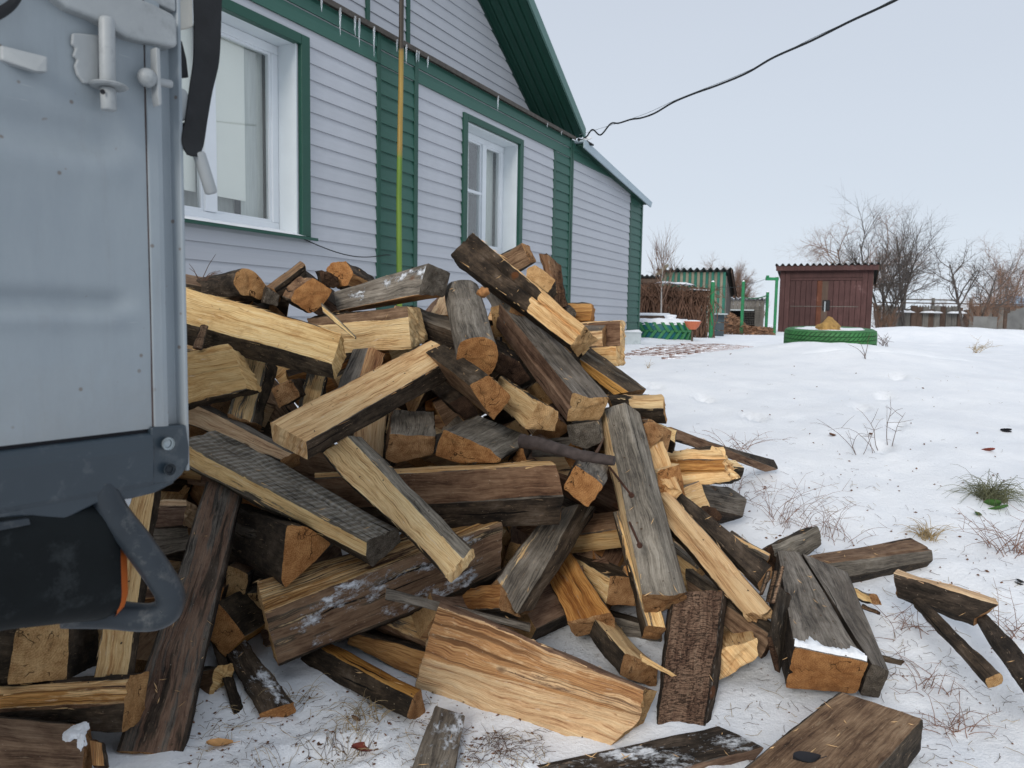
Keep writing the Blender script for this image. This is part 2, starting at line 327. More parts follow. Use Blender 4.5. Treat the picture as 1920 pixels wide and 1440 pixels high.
M_TRUCKL = simple('light_truck_paint', (.31, .33, .34), .42, .12, 9, .0012, 60, dirt=(.22, .235, .24), dsc=16)
M_BUMP = simple('dark_slate_paint', (.021, .033, .045), .34, .14, 7, .0006, 60, spec=.5, dirt=(.058, .07, .08), dsc=28)
M_LAMP = simple('black_lamp_rubber', (.005, .007, .008), .55, .3, 8, .0008, 50, spec=.12, dirt=(.02, .024, .026), dsc=22)
M_GUARD = simple('guard_tube_paint', (.022, .029, .037), .36, .2, 9, .0008, 60, dirt=(.07, .075, .078), dsc=44)
M_LENS = simple('orange_lens', (.50, .125, .03), .3, .1, 8); M_BEIGE = simple('beige_paint', (.42, .41, .37), .5, .1, 20); M_SEAM = simple('dark_seam', (.02, .02, .024), .9); M_RUSTR = simple('seam_rust', (.10, .05, .04), .9, .3, 50)
M_STEEL = simple('zinc_bolt', (.34, .38, .40), .3, .15, 30, metal=.7)
M_FLARE = simple('white_debris', (.78, .78, .78), .6)
def paver_mat():
    k = NT('red_paver', .85, .2); P = k.objv(); n1 = k.noise(P, 9, 5, .7)
    c = k.ramp(n1, [(.3, (.18, .095, .075)), (.7, (.30, .19, .155))]); s = k.step(k.noise(P, 4, 7, .75), .5, .6)
    k.color(k.mix(s, c, (.8, .83, .88))); return k.mat
M_PAVER = paver_mat()
def glass_mat():
    mt = bpy.data.materials.new('window_glass'); mt.use_nodes = True; t = mt.node_tree; t.nodes.clear()
    o = t.nodes.new('ShaderNodeOutputMaterial'); mxs = t.nodes.new('ShaderNodeMixShader'); tr = t.nodes.new('ShaderNodeBsdfTransparent'); gl = t.nodes.new('ShaderNodeBsdfGlossy'); lw = t.nodes.new('ShaderNodeLayerWeight'); lw.inputs[0].default_value = .5; pw = t.nodes.new('ShaderNodeMath'); pw.operation = 'POWER'; pw.inputs[1].default_value = 3.2; fr = t.nodes.new('ShaderNodeMath'); fr.operation = 'MULTIPLY_ADD'; fr.inputs[1].default_value = .75; fr.inputs[2].default_value = .09
    t.links.new(lw.outputs['Facing'], pw.inputs[0]); t.links.new(pw.outputs[0], fr.inputs[0])
    gl.inputs['Roughness'].default_value = .01; tr.inputs[0].default_value = (.97, .985, .98, 1)
    t.links.new(fr.outputs[0], mxs.inputs[0]); t.links.new(tr.outputs[0], mxs.inputs[1]); t.links.new(gl.outputs[0], mxs.inputs[2]); t.links.new(mxs.outputs[0], o.inputs[0]); return mt
M_GLASS = glass_mat()
kk = NT('ice', .12, .5); kk.b.inputs['Transmission Weight'].default_value = .7; kk.b.inputs['IOR'].default_value = 1.31; kk.b.inputs['Base Color'].default_value = (.9, .95, 1, 1); M_ICE = kk.mat
def pole_mat():
    k = NT('three_colour_pole', .5, .3); P = k.objv(); z = k.n('ShaderNodeSeparateXYZ', {0: P}).outputs[2]
    z = k.math('ADD', z, k.math('MULTIPLY', k.noise(P, 9, 4), .12)); n1 = k.noise(k.mapv(P, (30, 30, 2)), 1, 5)
    g = k.ramp(n1, [(.3, (.09, .17, .025)), (.7, (.19, .29, .045))]); y = k.ramp(n1, [(.3, (.22, .14, .035)), (.7, (.38, .255, .07))]); b = k.ramp(n1, [(.3, (.03, .025, .02)), (.7, (.09, .07, .05))])
    c = k.mix(k.step(z, 2.36, 2.44), g, y); k.color(k.mix(k.step(z, 3.22, 3.27), c, b)); return k.mat
M_POLE = pole_mat()

# ------------------------------------------------------------------ ground
PR = [(-5, -.02), (1.5, 0), (2.1, .045), (2.7, .14), (3.5, .27), (4.5, .39), (6, .53), (8, .62), (12, .665), (25, .72), (60, .74), (400, .9)]
_px = [p[0] for p in PR]; _pz = [p[1] for p in PR]
FOOT = [(1.95, 3.9, 1.2), (2.25, 4.35, 1.1), (2.3, 4.9, 1.3), (2.65, 5.3, 1.1), (1.5, 4.6, 1.9), (1.35, 5.2, 1.8), (1.05, 5.6, 2.0), (2.9, 3.6, .6), (3.3, 3.9, .8), (1.35, 1.62, .5), (.55, 1.45, 2.), (-.42, 1.62, .2), (2.1, 2.75, 1.9), (3.1, 6.0, 1.), (.9, 6.6, 1.9)]
def gz(x, y, fine=True):
    z = float(np.interp(y+.25*math.sin(x*.8), _px, _pz))
    z += .13*math.exp(-(((x-3.4)/1.15)**2+((y-7.6)/1.0)**2)**1.5)           # mound that carries the green tyre
    z += .07*math.exp(-(((x-3.1)/2.0)**2+((y-6.9)/1.5)**2))
    z += (.31+.05*N(x*1.3, y*1.6, 2))*math.exp(-(((x-10.0)/2.5)**2+((y-17.0)/1.7)**2)**2)           # snowed-over heap at right
    z += .07*math.exp(-(((x-2.0)/1.2)**2+((y-14.2)/1.2)**2)*1.)
    z += .035*N(x*.7, y*.7, 3)*sm(2, 5, y)
    z += .05*max(0, N(x*1.1+4, y*1.1, 8))*sm(5.5, 7.5, y)*(1-sm(13, 19, y))
    for fx_, fy_, fa_ in FOOT:
        if abs(x-fx_) < .3 and abs(y-fy_) < .3:
            u_ = (x-fx_)*math.cos(fa_)+(y-fy_)*math.sin(fa_); v_ = -(x-fx_)*math.sin(fa_)+(y-fy_)*math.cos(fa_); q_ = (u_/.13)**2+(v_/.055)**2; z += -.040*math.exp(-q_**2)+.012*math.exp(-(q_-1.7)**2*2)
    if fine: z += .014*N(x*3.1, y*3.1, 1)+(.0055+.004*(1-sm(3, 6, y)))*N(x*11, y*11, 2)+.0034*N(x*31, y*31, 5)*(1-sm(4, 7, y))
    return z
def g3(x, y, dz=0): return (x, y, gz(x, y)+dz)
def onground(px, py, dmin=1.0, dmax=200):
    r_ = ray(px, py); d = dmin; prev = d
    while d < dmax:
        p = CAM+r_*d
        if p[2] < gz(p[0], p[1]):
            lo, hi = prev, d
            for _ in range(18):
                mid = (lo+hi)/2; q = CAM+r_*mid
                if q[2] < gz(q[0], q[1]): hi = mid
                else: lo = mid
            return CAM+r_*hi
        prev = d; d *= 1.012
    return CAM+r_*dmax
def make_ground():
    ys = [-6, -4, -2, -1, 0, .6, 1.0]; y = 1.0
    while y < 500: y += max(.022, .0125*y*(1 if y < 14 else 2.6)); ys.append(y)
    nx = 300; vs = []; dc = []
    for y in ys:
        half = max(3.2, abs(y)*1.15+1.6)
        for i in range(nx+1):
            t = i/nx*2-1; x = half*(t*.75+.25*t**3); vs.append((x, y, gz(x, y)))
            d = .0
            d += .55*math.exp(-(((x-.15)/1.05)**2+((y-2.45)/.85)**2)**1.2)      # trampled litter under and before the pile
            d += .22*math.exp(-(((x-1.6)/.9)**2+((y-2.6)/.9)**2))
            d += .16*math.exp(-(((x-1.2)/1.2)**2+((y-1.7)/.7)**2))
            d += .1*sm(14, 17, y)*(N(x*.5, y*.5)+.4)
            dc.append(d)
    fs = [(j*(nx+1)+i, j*(nx+1)+i+1, (j+1)*(nx+1)+i+1, (j+1)*(nx+1)+i) for j in range(len(ys)-1) for i in range(nx)]
    me = bpy.data.meshes.new('ground'); me.from_pydata(vs, [], fs); me.materials.append(M_SNOW)
    ca = me.color_attributes.new('dirt', 'FLOAT_COLOR', 'POINT'); arr = np.zeros((len(vs), 4)); arr[:, 0] = arr[:, 1] = arr[:, 2] = dc; arr[:, 3] = 1; ca.data.foreach_set('color', arr.ravel())
    me.polygons.foreach_set('use_smooth', [True]*len(me.polygons)); me.update()
    o = bpy.data.objects.new('ground', me); COL.objects.link(o); tag(o, 'snow-covered yard sloping gently up behind the firewood pile', kind='structure')
make_ground()
# ------------------------------------------------------------------ house (local x along the facade, -y out of it, z up)
HD = np.array([.47131176, .88196668, 0]); HN = np.array([HD[1], -HD[0], 0]); HW0 = np.array([-1.5231314, 5.5696473, 0.])
house = empty('house', tuple(HW0), math.atan2(HD[1], HD[0]))
tag(house, 'single-storey house clad in pale siding with dark green trim behind the firewood', 'house')
CO = .1145; ZB = 3.055
def plank_profile():
    return [(0, 0), (-.013, .0), (-.0135, .004), (-.010, .040), (-.0075, .080), (-.003, .094), (-.001, .104), (0, CO-.001)]
def plank_mesh(name, mat):
    pr = plank_profile(); b = MB(); n = len(pr)
    b.add([(0, p[0], p[1]) for p in pr]+[(1, p[0], p[1]) for p in pr], [(i, i+1, i+1+n, i+n) for i in range(n-1)]+[list(range(n))[::-1], list(range(n, 2*n))])
    o = b.build(name, mat); me = o.data; bpy.data.objects.remove(o); return me
PW = plank_mesh('siding_plank', M_WHITE); PG = plank_mesh('green_siding_plank', M_GREEN)
def plank(me, t0, t1, z, y=0):
    if t1-t0 < .02: return
    o = bpy.data.objects.new('siding_plank', me); COL.objects.link(o); o.parent = house
    o.location = (t0, y+random.uniform(-.0008, .0008), z); o.scale = (t1-t0, 1, 1)
WIN = [(-1.86, 0.0, 1.575, 2.99), (2.10, 3.37, 1.66, 2.99)]
def cut(t0, t1, z):
    segs = [(t0, t1)]; mid = z+CO/2
    for a, b_, z0, z1 in WIN:
        if z0 < mid < z1:
            ns = []
            for s in segs:
                if b_ <= s[0] or a >= s[1]: ns.append(s)
                else:
                    if a > s[0]: ns.append((s[0], a+.03))
                    if b_ < s[1]: ns.append((b_-.03, s[1]))
            segs = ns
    return segs
z = ZB-CO; zt = ZB
while z > .35:
    for a, b_ in [(-4.6, .80), (1.345, 4.2), (4.765, 7.005)]:
        for s in cut(a, b_, z): plank(PW, s[0], s[1], z)
    for a, b_ in [(.83, 1.315), (4.235, 4.68), (7.04, 7.53)]: plank(PG, a, b_, z)
    z -= CO
# green band of two courses under the gable, and the triangle on the annex
for k in range(2):
    plank(PG, -4.6, 4.69, ZB+k*.1225+.004, -.004)
def slant_plank(me_mat, t0, t1a, t1b, z, y, name='siding_plank'):
    pr = plank_profile(); b = MB(); n = len(pr)
    b.add([(t0, p[0], p[1]) for p in pr]+[(t1a+(t1b-t1a)*p[1]/CO, p[0], p[1]) for p in pr], [(i, i+1, i+1+n, i+n) for i in range(n-1)]+[list(range(n))[::-1], list(range(n, 2*n))])
    o = b.build(name, me_mat, house); o.location = (0, y, z); return o
def annex_top(t): return 3.30-.128*(t-5.0)-.03
slant_plank(M_GREEN, 4.765, 7.0, 6.2, ZB, -.004, 'siding_plank')
slant_plank(M_GREEN, 4.765, 6.0, 5.1, ZB+CO, -.004, 'siding_plank')
# walls behind the cladding
core = MB(); TK = .28
def wallbox(t0, t1, z0, z1): core.box(t0, t1, .002, TK, z0, z1)
wallbox(-4.6, -1.80, .1, 3.3); wallbox(-.10, 2.18, .1, 3.3); wallbox(3.27, 7.56, .1, 3.02)
wallbox(-1.80, -.10, .1, 1.59); wallbox(-1.80, -.10, 2.935, 3.3); wallbox(2.18, 3.27, .1, 1.70); wallbox(2.18, 3.27, 2.92, 3.3)
wallbox(3.27, 4.76, 3.02, 3.3)
core.prism([(4.76, .002, 3.02), (6.9, .002, 3.02), (4.76, .002, 3.29)], (0, TK, 0))
core.box(7.28, 7.56, TK, 6.0, .1, 2.9)                      # side wall of the annex
core.box(4.76, 4.9, .4, 6.0, 2.9, 3.3)
core.build('wall', simple('wall_core', (.42, .43, .45), .8), house)
pl = MB(); pl.box(-4.6, 7.6, -.03, .1, -.1, .42); pl.build('plinth', simple('plinth', (.3, .3, .3), .9, .2, 6), house)
# corner face of the annex (thin green strip seen round the corner) and vertical J-trims
def trim(name, t0, t1, y0, y1, z0, z1, mat=None, bw=.004):
    b = MB(); b.box(t0, t1, y0, y1, z0, z1); o = b.build(name, mat or M_TRIM, house); bevel(o, bw); return o
for t0, t1, z1 in [(.785, .835, 3.052), (1.305, 1.36, 3.295), (4.19, 4.245, 3.052), (4.672, 4.712, 3.30), (4.73, 4.775, 3.29), (6.99, 7.045, 2.97), (7.525, 7.585, 2.93)]:
    trim('corner_trim', t0, t1, -.020, .001, .4, z1)
trim('corner_trim', .785, .835, -.021, .001, 3.06, 3.295)
# window casings
def casing(t0, t1, z0, z1, wd=.085):
    for a in [(t0, t0+wd, z0, z1), (t1-wd, t1, z0, z1), (t0+wd+.001, t1-wd-.001, z1-wd*.82, z1)]:
        trim('window_trim', a[0], a[1], -.034, .02, a[2], a[3])
casing(-1.86, 0.0, 1.575, 2.99); casing(2.10, 3.355, 1.66, 2.99, .075)
def window(t0, t1, z0, z1, muls, curt, transom=None):
    """hole t0..t1, z0..z1; reveal .2 deep, then the white plastic window"""
    fr = empty('window'); fr.parent = house; fr.location = (t0, 0, z0); W_, H_ = t1-t0, z1-z0; D = .20
    rv = MB(); e_ = .004
    rv.box(0, .012, -.002, D, 0, H_); rv.box(W_-.012, W_, -.002, D, 0, H_); rv.box(.013, W_-.013, -.001, D, H_-.012, H_)
    rv.build('reveal', M_REV, fr)
    f = MB(); fw = .062
    f.box(.013, W_-.013, D-.035, D+.035, .02, .02+fw); f.box(.013, W_-.013, D-.035, D+.035, H_-.013-fw, H_-.013)
    f.box(.013, .013+fw, D-.034, D+.034, .02+fw, H_-.013-fw); f.box(W_-.013-fw, W_-.013, D-.034, D+.034, .02+fw, H_-.013-fw)
    o = f.build('frame', M_PVC, fr); bevel(o, .006)
    prev = .013+fw
    for (a, b_) in muls+[(W_-.013-fw, None)]:
        gl = MB(); gl.box(prev+.002, a-.002, D-.008, D-.004, .022+fw, H_-.015-fw); gl.build('pane', M_GLASS, fr)
        sash = MB(); s_ = .018
        for bb in [(prev, prev+s_, .02+fw, H_-.013-fw), (a-s_, a, .02+fw, H_-.013-fw), (prev+s_, a-s_, .02+fw, .02+fw+s_), (prev+s_, a-s_, H_-.013-fw-s_, H_-.013-fw)]:
            sash.box(bb[0], bb[1], D-.022, D+.012, bb[2], bb[3])
        sash.build('sash', M_PVC, fr)
        if b_ is None: break
        mb = MB(); mb.box(a, b_, D-.045, D+.034, .021+fw, H_-.014-fw); o = mb.build('mullion', M_PVC, fr); bevel(o, .005); prev = b_
    if transom:
        tb = MB(); tb.box(transom[0], transom[1], D-.036, D+.02, transom[2], transom[2]+.03); o = tb.build('transom', M_PVC, fr); bevel(o, .004)
    for (a, b_, yy, z_, mt, wav) in curt:
        c = MB(); n = max(2, int((b_-a)/.02)) if wav else 1
        vs = [(a+(b_-a)*i/n, D+yy+(wav*math.sin(i*1.3)+wav*.5*math.sin(i*.55)), zz) for zz in (z_, H_-.03) for i in range(n+1)]
        vs += [(p[0], p[1]+.004, p[2]) for p in vs]; q = n+1
        c.add(vs, [(i, i+1, q+i+1, q+i) for i in range(n)]+[(2*q+i+1, 2*q+i, 3*q+i, 3*q+i+1) for i in range(n)]+[(i+1, i, 2*q+i, 2*q+i+1) for i in range(n)])
        c.build('curtain', mt, fr, smooth=60)
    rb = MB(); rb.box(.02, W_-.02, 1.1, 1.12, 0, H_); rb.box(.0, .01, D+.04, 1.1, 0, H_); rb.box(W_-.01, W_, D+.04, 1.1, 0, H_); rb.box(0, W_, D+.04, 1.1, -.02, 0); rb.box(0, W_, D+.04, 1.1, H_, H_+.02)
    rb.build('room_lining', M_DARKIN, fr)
    return fr
w1 = window(-1.80, -.10, 1.59, 2.935, [(1.03, 1.125)], [(.08, 1.03, .05, .21, M_CURT, 0), (1.125, 1.45, .05, .21, M_CURT, 0), (1.43, 1.63, .075, .0, M_CURT2, .006), (.08, 1.45, .16, .0, M_CURT2, .01)])
w2 = window(2.18, 3.27, 1.70, 2.92, [(.60, .68)], [(.06, .2, .06, .0, M_CURT, .008), (.2, .55, .10, .0, M_CURT2, .01), (.73, .80, .05, .0, M_CURT, .0), (.80, 1.02, .07, .0, M_CURT2, .006)], (.08, .60, .61))
# sills with lying snow
def sill(t0, t1, z_, snow):
    b = MB(); b.prism([(t0, -.075, z_-.026), (t0, -.075, z_-.006), (t0, .19, z_+.020), (t0, .19, z_+.010), (t0, -.06, z_-.026)], (t1-t0, 0, 0)); b.build('window_sill', M_TRIM, house)
    if snow:
        nx, ny = 60, 8; vs = []
        for j in range(ny+1):
            for i in range(nx+1):
                u = i/nx; v = j/ny; x = t0+.02+(t1-t0-.1)*u; y = -.066+.245*v+.006*N(x*9, 4, 1)*(1-v)
                h = .010+.022*v+.009*N(x*7, y*20)+.005*N(x*30, y*40); edge = min(1, min(v*5+.02, (1-u)*25, u*25)); zz = z_-.004+(y+.075)*.1+max(.0, h)*edge
                vs.append((x, y, zz))
        fs = [(j*(nx+1)+i, j*(nx+1)+i+1, (j+1)*(nx+1)+i+1, (j+1)*(nx+1)+i) for j in range(ny) for i in range(nx)]
        c = MB(); c.add(vs, fs); o = c.build('sill_snow', M_SNOWCAP, house, smooth=60); tag(o, kind='stuff')
sill(-1.86, .03, 1.575, True); sill(2.10, 3.37, 1.66, False)
# gable wall standing back behind a ledge
GY = .53; z = 3.3; SL = .667; EV = 5.04
def gt(zz): return EV-(zz-3.41)/SL
while z < 6.9:
    a, b_ = gt(z+.0)-.10, gt(z+CO)-.10; L_ = max(-4.6, -1.6-(EV+1.6-b_))
    if b_-L_ > .1: slant_plank(M_WHITE, L_, a, b_, z, GY)
    z += CO
for t_ in (1.29, 1.90):
    b = MB(); b.box(t_, t_+.05, GY-.026, GY, 3.33, 5.4); b.build('corner_trim', M_TRIM, house)
b = MB(); b.prism([(-4.6, GY+.01, 3.2), (5.0, GY+.01, 3.2), (5.0, GY+.01, 3.36), (-.6, GY+.01, 7.09), (-4.6, GY+.01, 4.4)], (0, .2, 0)); b.build('gable_wall', M_GREYB, house)
b = MB(); b.box(-4.6, 4.745, -.045, GY-.002, 3.304, 3.316); b.box(-4.6, 4.745, -.055, -.043, 3.285, 3.325); b.build('ledge', simple('ledge_metal', (.07, .06, .05), .6, .4, 20), house)
# roof over the gable: boards under the overhang are separate strips running up the slope
def roof_pt(t, y, dz): return (t, y, 3.41-(t-EV)*SL+dz)
b = MB(); T0, T1 = EV+.06, -.6
b.prism([roof_pt(T0, -.02, .105), roof_pt(T0, -.02, .13), roof_pt(T1, -.02, .13), roof_pt(T1, -.02, .105)], (0, 8, 0)); b.build('roof', M_FASC, house)
b = MB(); b.prism([(T1, -.02, roof_pt(T1, 0, .105)[2]), (T1, -.02, roof_pt(T1, 0, .13)[2]), (-6.4, -.02, 3.3), (-6.4, -.02, 3.27)], (0, 8, 0)); b.build('roof', M_FASC, house)
nst = 5; ww = (GY+.02)/nst
for i in range(nst):
    y0 = -.01+i*ww; b = MB()
    prof = [(y0, .028), (y0+ww*.12, .0), (y0+ww*.5, .006), (y0+ww*.88, .0), (y0+ww*.99, .028), (y0+ww*.99, .10), (y0, .10)]
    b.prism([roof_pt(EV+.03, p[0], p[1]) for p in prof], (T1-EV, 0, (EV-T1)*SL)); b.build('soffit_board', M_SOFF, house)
b = MB(); b.prism([roof_pt(T0, -.035, .0), roof_pt(T0, -.035, .14), roof_pt(T1, -.035, .14), roof_pt(T1, -.035, .0)], (0, .022, 0)); o = b.build('fascia', M_FASC, house)
# annex lean-to roof
def ar(t, dz): return 3.262-.135*(t-4.65)+dz
b = MB(); b.prism([(4.80, -.13, ar(4.80, .03)), (4.80, -.13, ar(4.80, .055)), (7.62, -.13, ar(7.62, .055)), (7.62, -.13, ar(7.62, .03))], (0, 6, 0)); b.build('annex_roof', M_AFASC, house)
b = MB(); b.prism([(4.80, -.150, ar(4.80, -.045)), (4.80, -.150, ar(4.80, .06)), (7.64, -.150, ar(7.64, .06)), (7.58, -.150, ar(7.58, -.035))], (0, .018, 0)); b.build('fascia', M_AFASC, house)
for i in range(3):
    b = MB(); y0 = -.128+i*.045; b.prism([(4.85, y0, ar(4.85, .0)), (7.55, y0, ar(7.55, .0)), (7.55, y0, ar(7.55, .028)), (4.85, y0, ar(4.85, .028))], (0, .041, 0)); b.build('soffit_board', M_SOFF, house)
# broken white insulator where the cable lands
b = MB(); b.tube([(4.86, -.10, 3.30), (4.95, -.14, 3.345), (5.0, -.16, 3.36)], [.018, .022, .01], 7); b.build('insulator', M_FLARE, house)
b = MB(); b.tube([(4.80, -.06, 3.30), (4.93, -.12, 3.29), (5.02, -.18, 3.27)], [.025, .03, .012], 7); b.build('cable_clamp', M_BLACK, house)
# icicles
for t_, L_ in [(.30, .20), (.47, .15), (.52, .21), (.70, .23), (.10, .10), (1.13, .16), (1.0, .10), (1.28, .10), (1.31, .09), (1.45, .10), (2.72, .15), (3.9, .05), (4.3, .05)]:
    b = MB(); k_ = 6; b.tube([(t_+.004*N(i, t_), -.052, 3.30-L_*i/k_) for i in range(k_+1)], [.010*(1-i/k_)**.8+.001 for i in range(k_+1)], 7); b.build('icicle', M_ICE, house, smooth=50)
# cable stapled under the window
b = MB(); pts = []
for i in range(25):
    u = i/24; pts.append((-.06+1.02*u, -.022-.03*math.sin(math.pi*u), 1.555-.12*math.sin(math.pi*min(1, u*1.05))*.55-.03*u))
b.tube(pts, .004, 6); b.build('thin_cable', M_CABLE, house)
# pole standing in front of the green panel
pb = HW0+HD*.94+HN*.12; b = MB()
b.tube([(0, 0, 0), (.012, 0, 1), (.004, 0, 2), (.016, .0, 3), (.02, 0, 4.6)], [.025, .024, .023, .021, .017], 10)
gpz = gz(pb[0], pb[1]); o = b.build('painted_pole', M_POLE, smooth=50); o.location = (pb[0], pb[1], 0.0)
tag(o, 'tall slim pole painted green, yellow and brown in front of green siding panel', 'pole')
# service cable and messenger wire from the eave over the yard
eave = HW0+HD*4.98+HN*.16+np.array([0, 0, 3.33])
ctrl = [(1092, 262), (1100, 256), (1111, 243), (1126, 253), (1145, 232), (1160, 231), (1183, 224), (1203, 221), (1228, 212), (1262, 192), (1300, 176), (1345, 160), (1400, 137), (1450, 108), (1520, 77), (1590, 42), (1640, 19), (1684, -2), (1760, -45), (1850, -100), (1980, -180)]
k_ = len(ctrl); d0_ = float((eave-CAM)@cf); dd = [1/(1/d0_+(1/4.5-1/d0_)*((c[0]-1092)/888)) for c in ctrl]
def smooth_path(P_, n=6):
    P_ = [np.array(p, float) for p in P_]; o_ = []
    for i in range(len(P_)-1):
        p0, p1, p2, p3 = P_[max(i-1, 0)], P_[i], P_[i+1], P_[min(i+2, len(P_)-1)]
        for j in range(n):
            t = j/n; o_.append(.5*((2*p1)+(-p0+p2)*t+(2*p0-5*p1+4*p2-p3)*t*t+(-p0+3*p1-3*p2+p3)*t**3))
    return o_+[P_[-1]]
pts = smooth_path([at(c[0], c[1], d) for c, d in zip(ctrl, dd)])
b = MB(); b.tube(pts, [.010]*len(pts), 7); o = b.build('overhead_cable', M_CABLE, origin=tuple(pts[0]), smooth=60); tag(o, 'black wavy service cable running from the eave up across the sky', 'cable')
c2 = [(1086, 253), (1200, 217), (1270, 186), (1400, 134), (1520, 73), (1684, -6), (1980, -186)]
pts = smooth_path([at(c[0], c[1], 1/(1/d0_+(1/4.5-1/d0_)*((c[0]-1092)/888))) for c in c2]); b = MB(); b.tube(pts, [.0025]*len(pts), 5)
o = b.build('support_wire', simple('wire_grey', (.2, .22, .24), .4), origin=tuple(pts[0])); tag(o, 'hair-thin grey support wire alongside the black overhead cable', 'wire')
# ------------------------------------------------------------------ lorry tail at left (local x along the tailgate, -y out of it)
_td = ray(1900, 615); _td[2] = 0; TD = _td/np.linalg.norm(_td); TN = np.array([TD[1], -TD[0], 0])
T0W = at(345, 905, 1.0); T0W[2] = 0
truck = empty('parked_lorry', tuple(T0W), math.atan2(TD[1], TD[0]))
tag(truck, 'grey-blue lorry tail corner with latch, strap and dark bumper left of the woodpile', 'lorry')
def T(x, y, off=0.):
    R_ = ray(x, y); P_ = T0W+TN*off; k_ = ((P_-CAM)@TN)/(R_@TN); p = CAM+R_*k_
    return (float((p-T0W)@TD), -off, float(p[2]))
def tpoly(name, px, off, th, mat, bw=0, seg=2, parent=truck):
    """plate: outline surveyed on the tailgate plane, front face off metres out, th thick"""
    b = MB(); b.prism([T(x, y, off) for x, y in px], (0, th, 0)); o = b.build(name, mat, parent)
    if bw: bevel(o, bw, seg)
    return o
# pressed panel with two horizontal swages
zb = [T(140, 822)[2], T(0, 835)[2]]; zb = sum(zb)/2; s1 = T(281, 600)[0]; s0 = -.62; zt_ = T(260, -120)[2]
zg = [T(0, 222)[2], T(0, 561)[2]]; b = MB(); nz_, ns_ = 150, 60; vs = []
for j in range(nz_+1):
    z_ = zb+(zt_-zb)*j/nz_
    for i in range(ns_+1):
        s_ = s0+(s1-s0)*i/ns_; y_ = 0
        for g_, wd_ in ((zg[0], .020), (zg[1], .012)):
            fade = sm(s1-.012, s1-.05, s_); dz_ = (z_-g_)/wd_; y_ += .010*fade*math.exp(-dz_*dz_)-.004*fade*math.exp(-((dz_+1.8)**2))
        y_ += .0012*N(s_*9, z_*9); vs.append((s_, y_, z_))
b.add(vs, [(j*(ns_+1)+i, j*(ns_+1)+i+1, (j+1)*(ns_+1)+i+1, (j+1)*(ns_+1)+i) for j in range(nz_) for i in range(ns_)])
e_ = ns_; b.add([(s0, .02, zb), (s1, .02, zb), (s1, .02, zt_), (s0, .02, zt_)], [(0, 3, 2, 1)])
b.build('tailgate_panel', M_TRUCK, truck, smooth=40)
# seam between panel and post, with rust
b = MB(); zs0 = T(285, 802)[2]; b.tube([(s1+.0012, .0008, zs0+(zt_-zs0)*i/20) for i in range(21)], [.0014+.0007*abs(N(i*.9, 2)) for i in range(21)], 6); b.build('seam', simple('seam_grime', (.05, .034, .032), .9, .5, 40), truck)
b = MB(); b.box(s0, s1+.004, .004, .03, zb-.012, zb+.002); b.build('seam', M_SEAM, truck)
# corner post: channel with a raised outer lip
def V(x, y, off=0): return T(x, y, off)
post = MB(); zl = T(330, 885)[2]; zh = zt_
prof = [(T(283, 600)[0], .0), (T(283, 600)[0], -.003), (T(300, 600)[0], -.004), (T(309, 600)[0], -.0035), (T(318, 600)[0], .009), (T(334, 600)[0], .010), (T(341, 600)[0], -.004), (T(346, 600)[0], -.005), (T(348, 600)[0], -.001), (T(347, 600)[0], .012), (T(340, 600)[0], .05), (T(283, 600)[0], .05)]
post.prism([(p[0], p[1], zl) for p in prof], (.0, 0, zh-zl)); o = post.build('corner_post', M_TRUCK, truck); bevel(o, .0012)
# dark lower part of the post and bumper beam
tpoly('post_foot', [(284, 801), (349, 796), (356, 838), (355, 868), (343, 890), (326, 905), (284, 908)], .0055, .03, M_BUMP, .003, 3)
b = MB(); zA, zB_ = T(0, 845)[2], T(0, 985)[2]
prof = [(-.001, zA), (-.006, zA-.004), (-.008, zA-.02), (-.006, zB_+.02), (.0, zB_+.004), (.012, zB_), (.05, zB_), (.05, zA)]
b.prism([(s0, p[0], p[1]) for p in prof], (T(284, 850)[0]-s0, 0, 0)); o = b.build('bumper_beam', M_BUMP, truck); bevel(o, .002)
tpoly('beam_gusset', [(-20, 975), (60, 968), (120, 975), (180, 945), (250, 935), (290, 925), (330, 905), (284, 890), (100, 900), (-20, 925)], .0035, .028, M_BUMP, .003, 3)
tpoly('beam_lip', [(-40, 985), (55, 972), (58, 984), (-40, 1003)], .010, .006, M_GUARD, .001)
def bolt(x, y, rad, off, mat):
    c = T(x, y, off); b = MB(); prof = [(0, 0), (rad*.7, -.0004), (rad, -.002), (rad, -.005), (rad*1.35, -.0052), (rad*1.35, -.008)]
    n_ = 16; vs = []
    for i in range(n_):
        a = 2*math.pi*i/n_; vs += [(r_*math.cos(a), -yy-.008, r_*math.sin(a)) for r_, yy in prof]
    k_ = len(prof); b.add(vs, [(i*k_+j, ((i+1) % n_)*k_+j, ((i+1) % n_)*k_+j+1, i*k_+j+1) for i in range(n_) for j in range(k_-1)])
    vs2 = b.v; b2 = MB(); b2.add([(p[0], -(p[1]+.008)*1-0, p[2]) for p in vs2], b.f)
    o = b2.build('bolt', mat, truck, smooth=40); o.location = c; return o
bolt(310, 831, .0062, .0065, M_STEEL); bolt(313, 879, .0058, .0065, M_GUARD)
# top rail with rounded end
tpoly('top_rail', [(60, -40), (128, 14), (178, 34), (240, 70), (262, 76), (331, 89), (334, 82), (333, 40), (326, 26), (290, 8), (262, -4), (200, -40)], .016, .03, M_TRUCKL, .004, 3)
tpoly('upper_sheet', [(-40, -200), (330, -200), (330, 22), (262, -8), (128, -50), (-40, -120)], .004, .02, M_TRUCKL, .002)
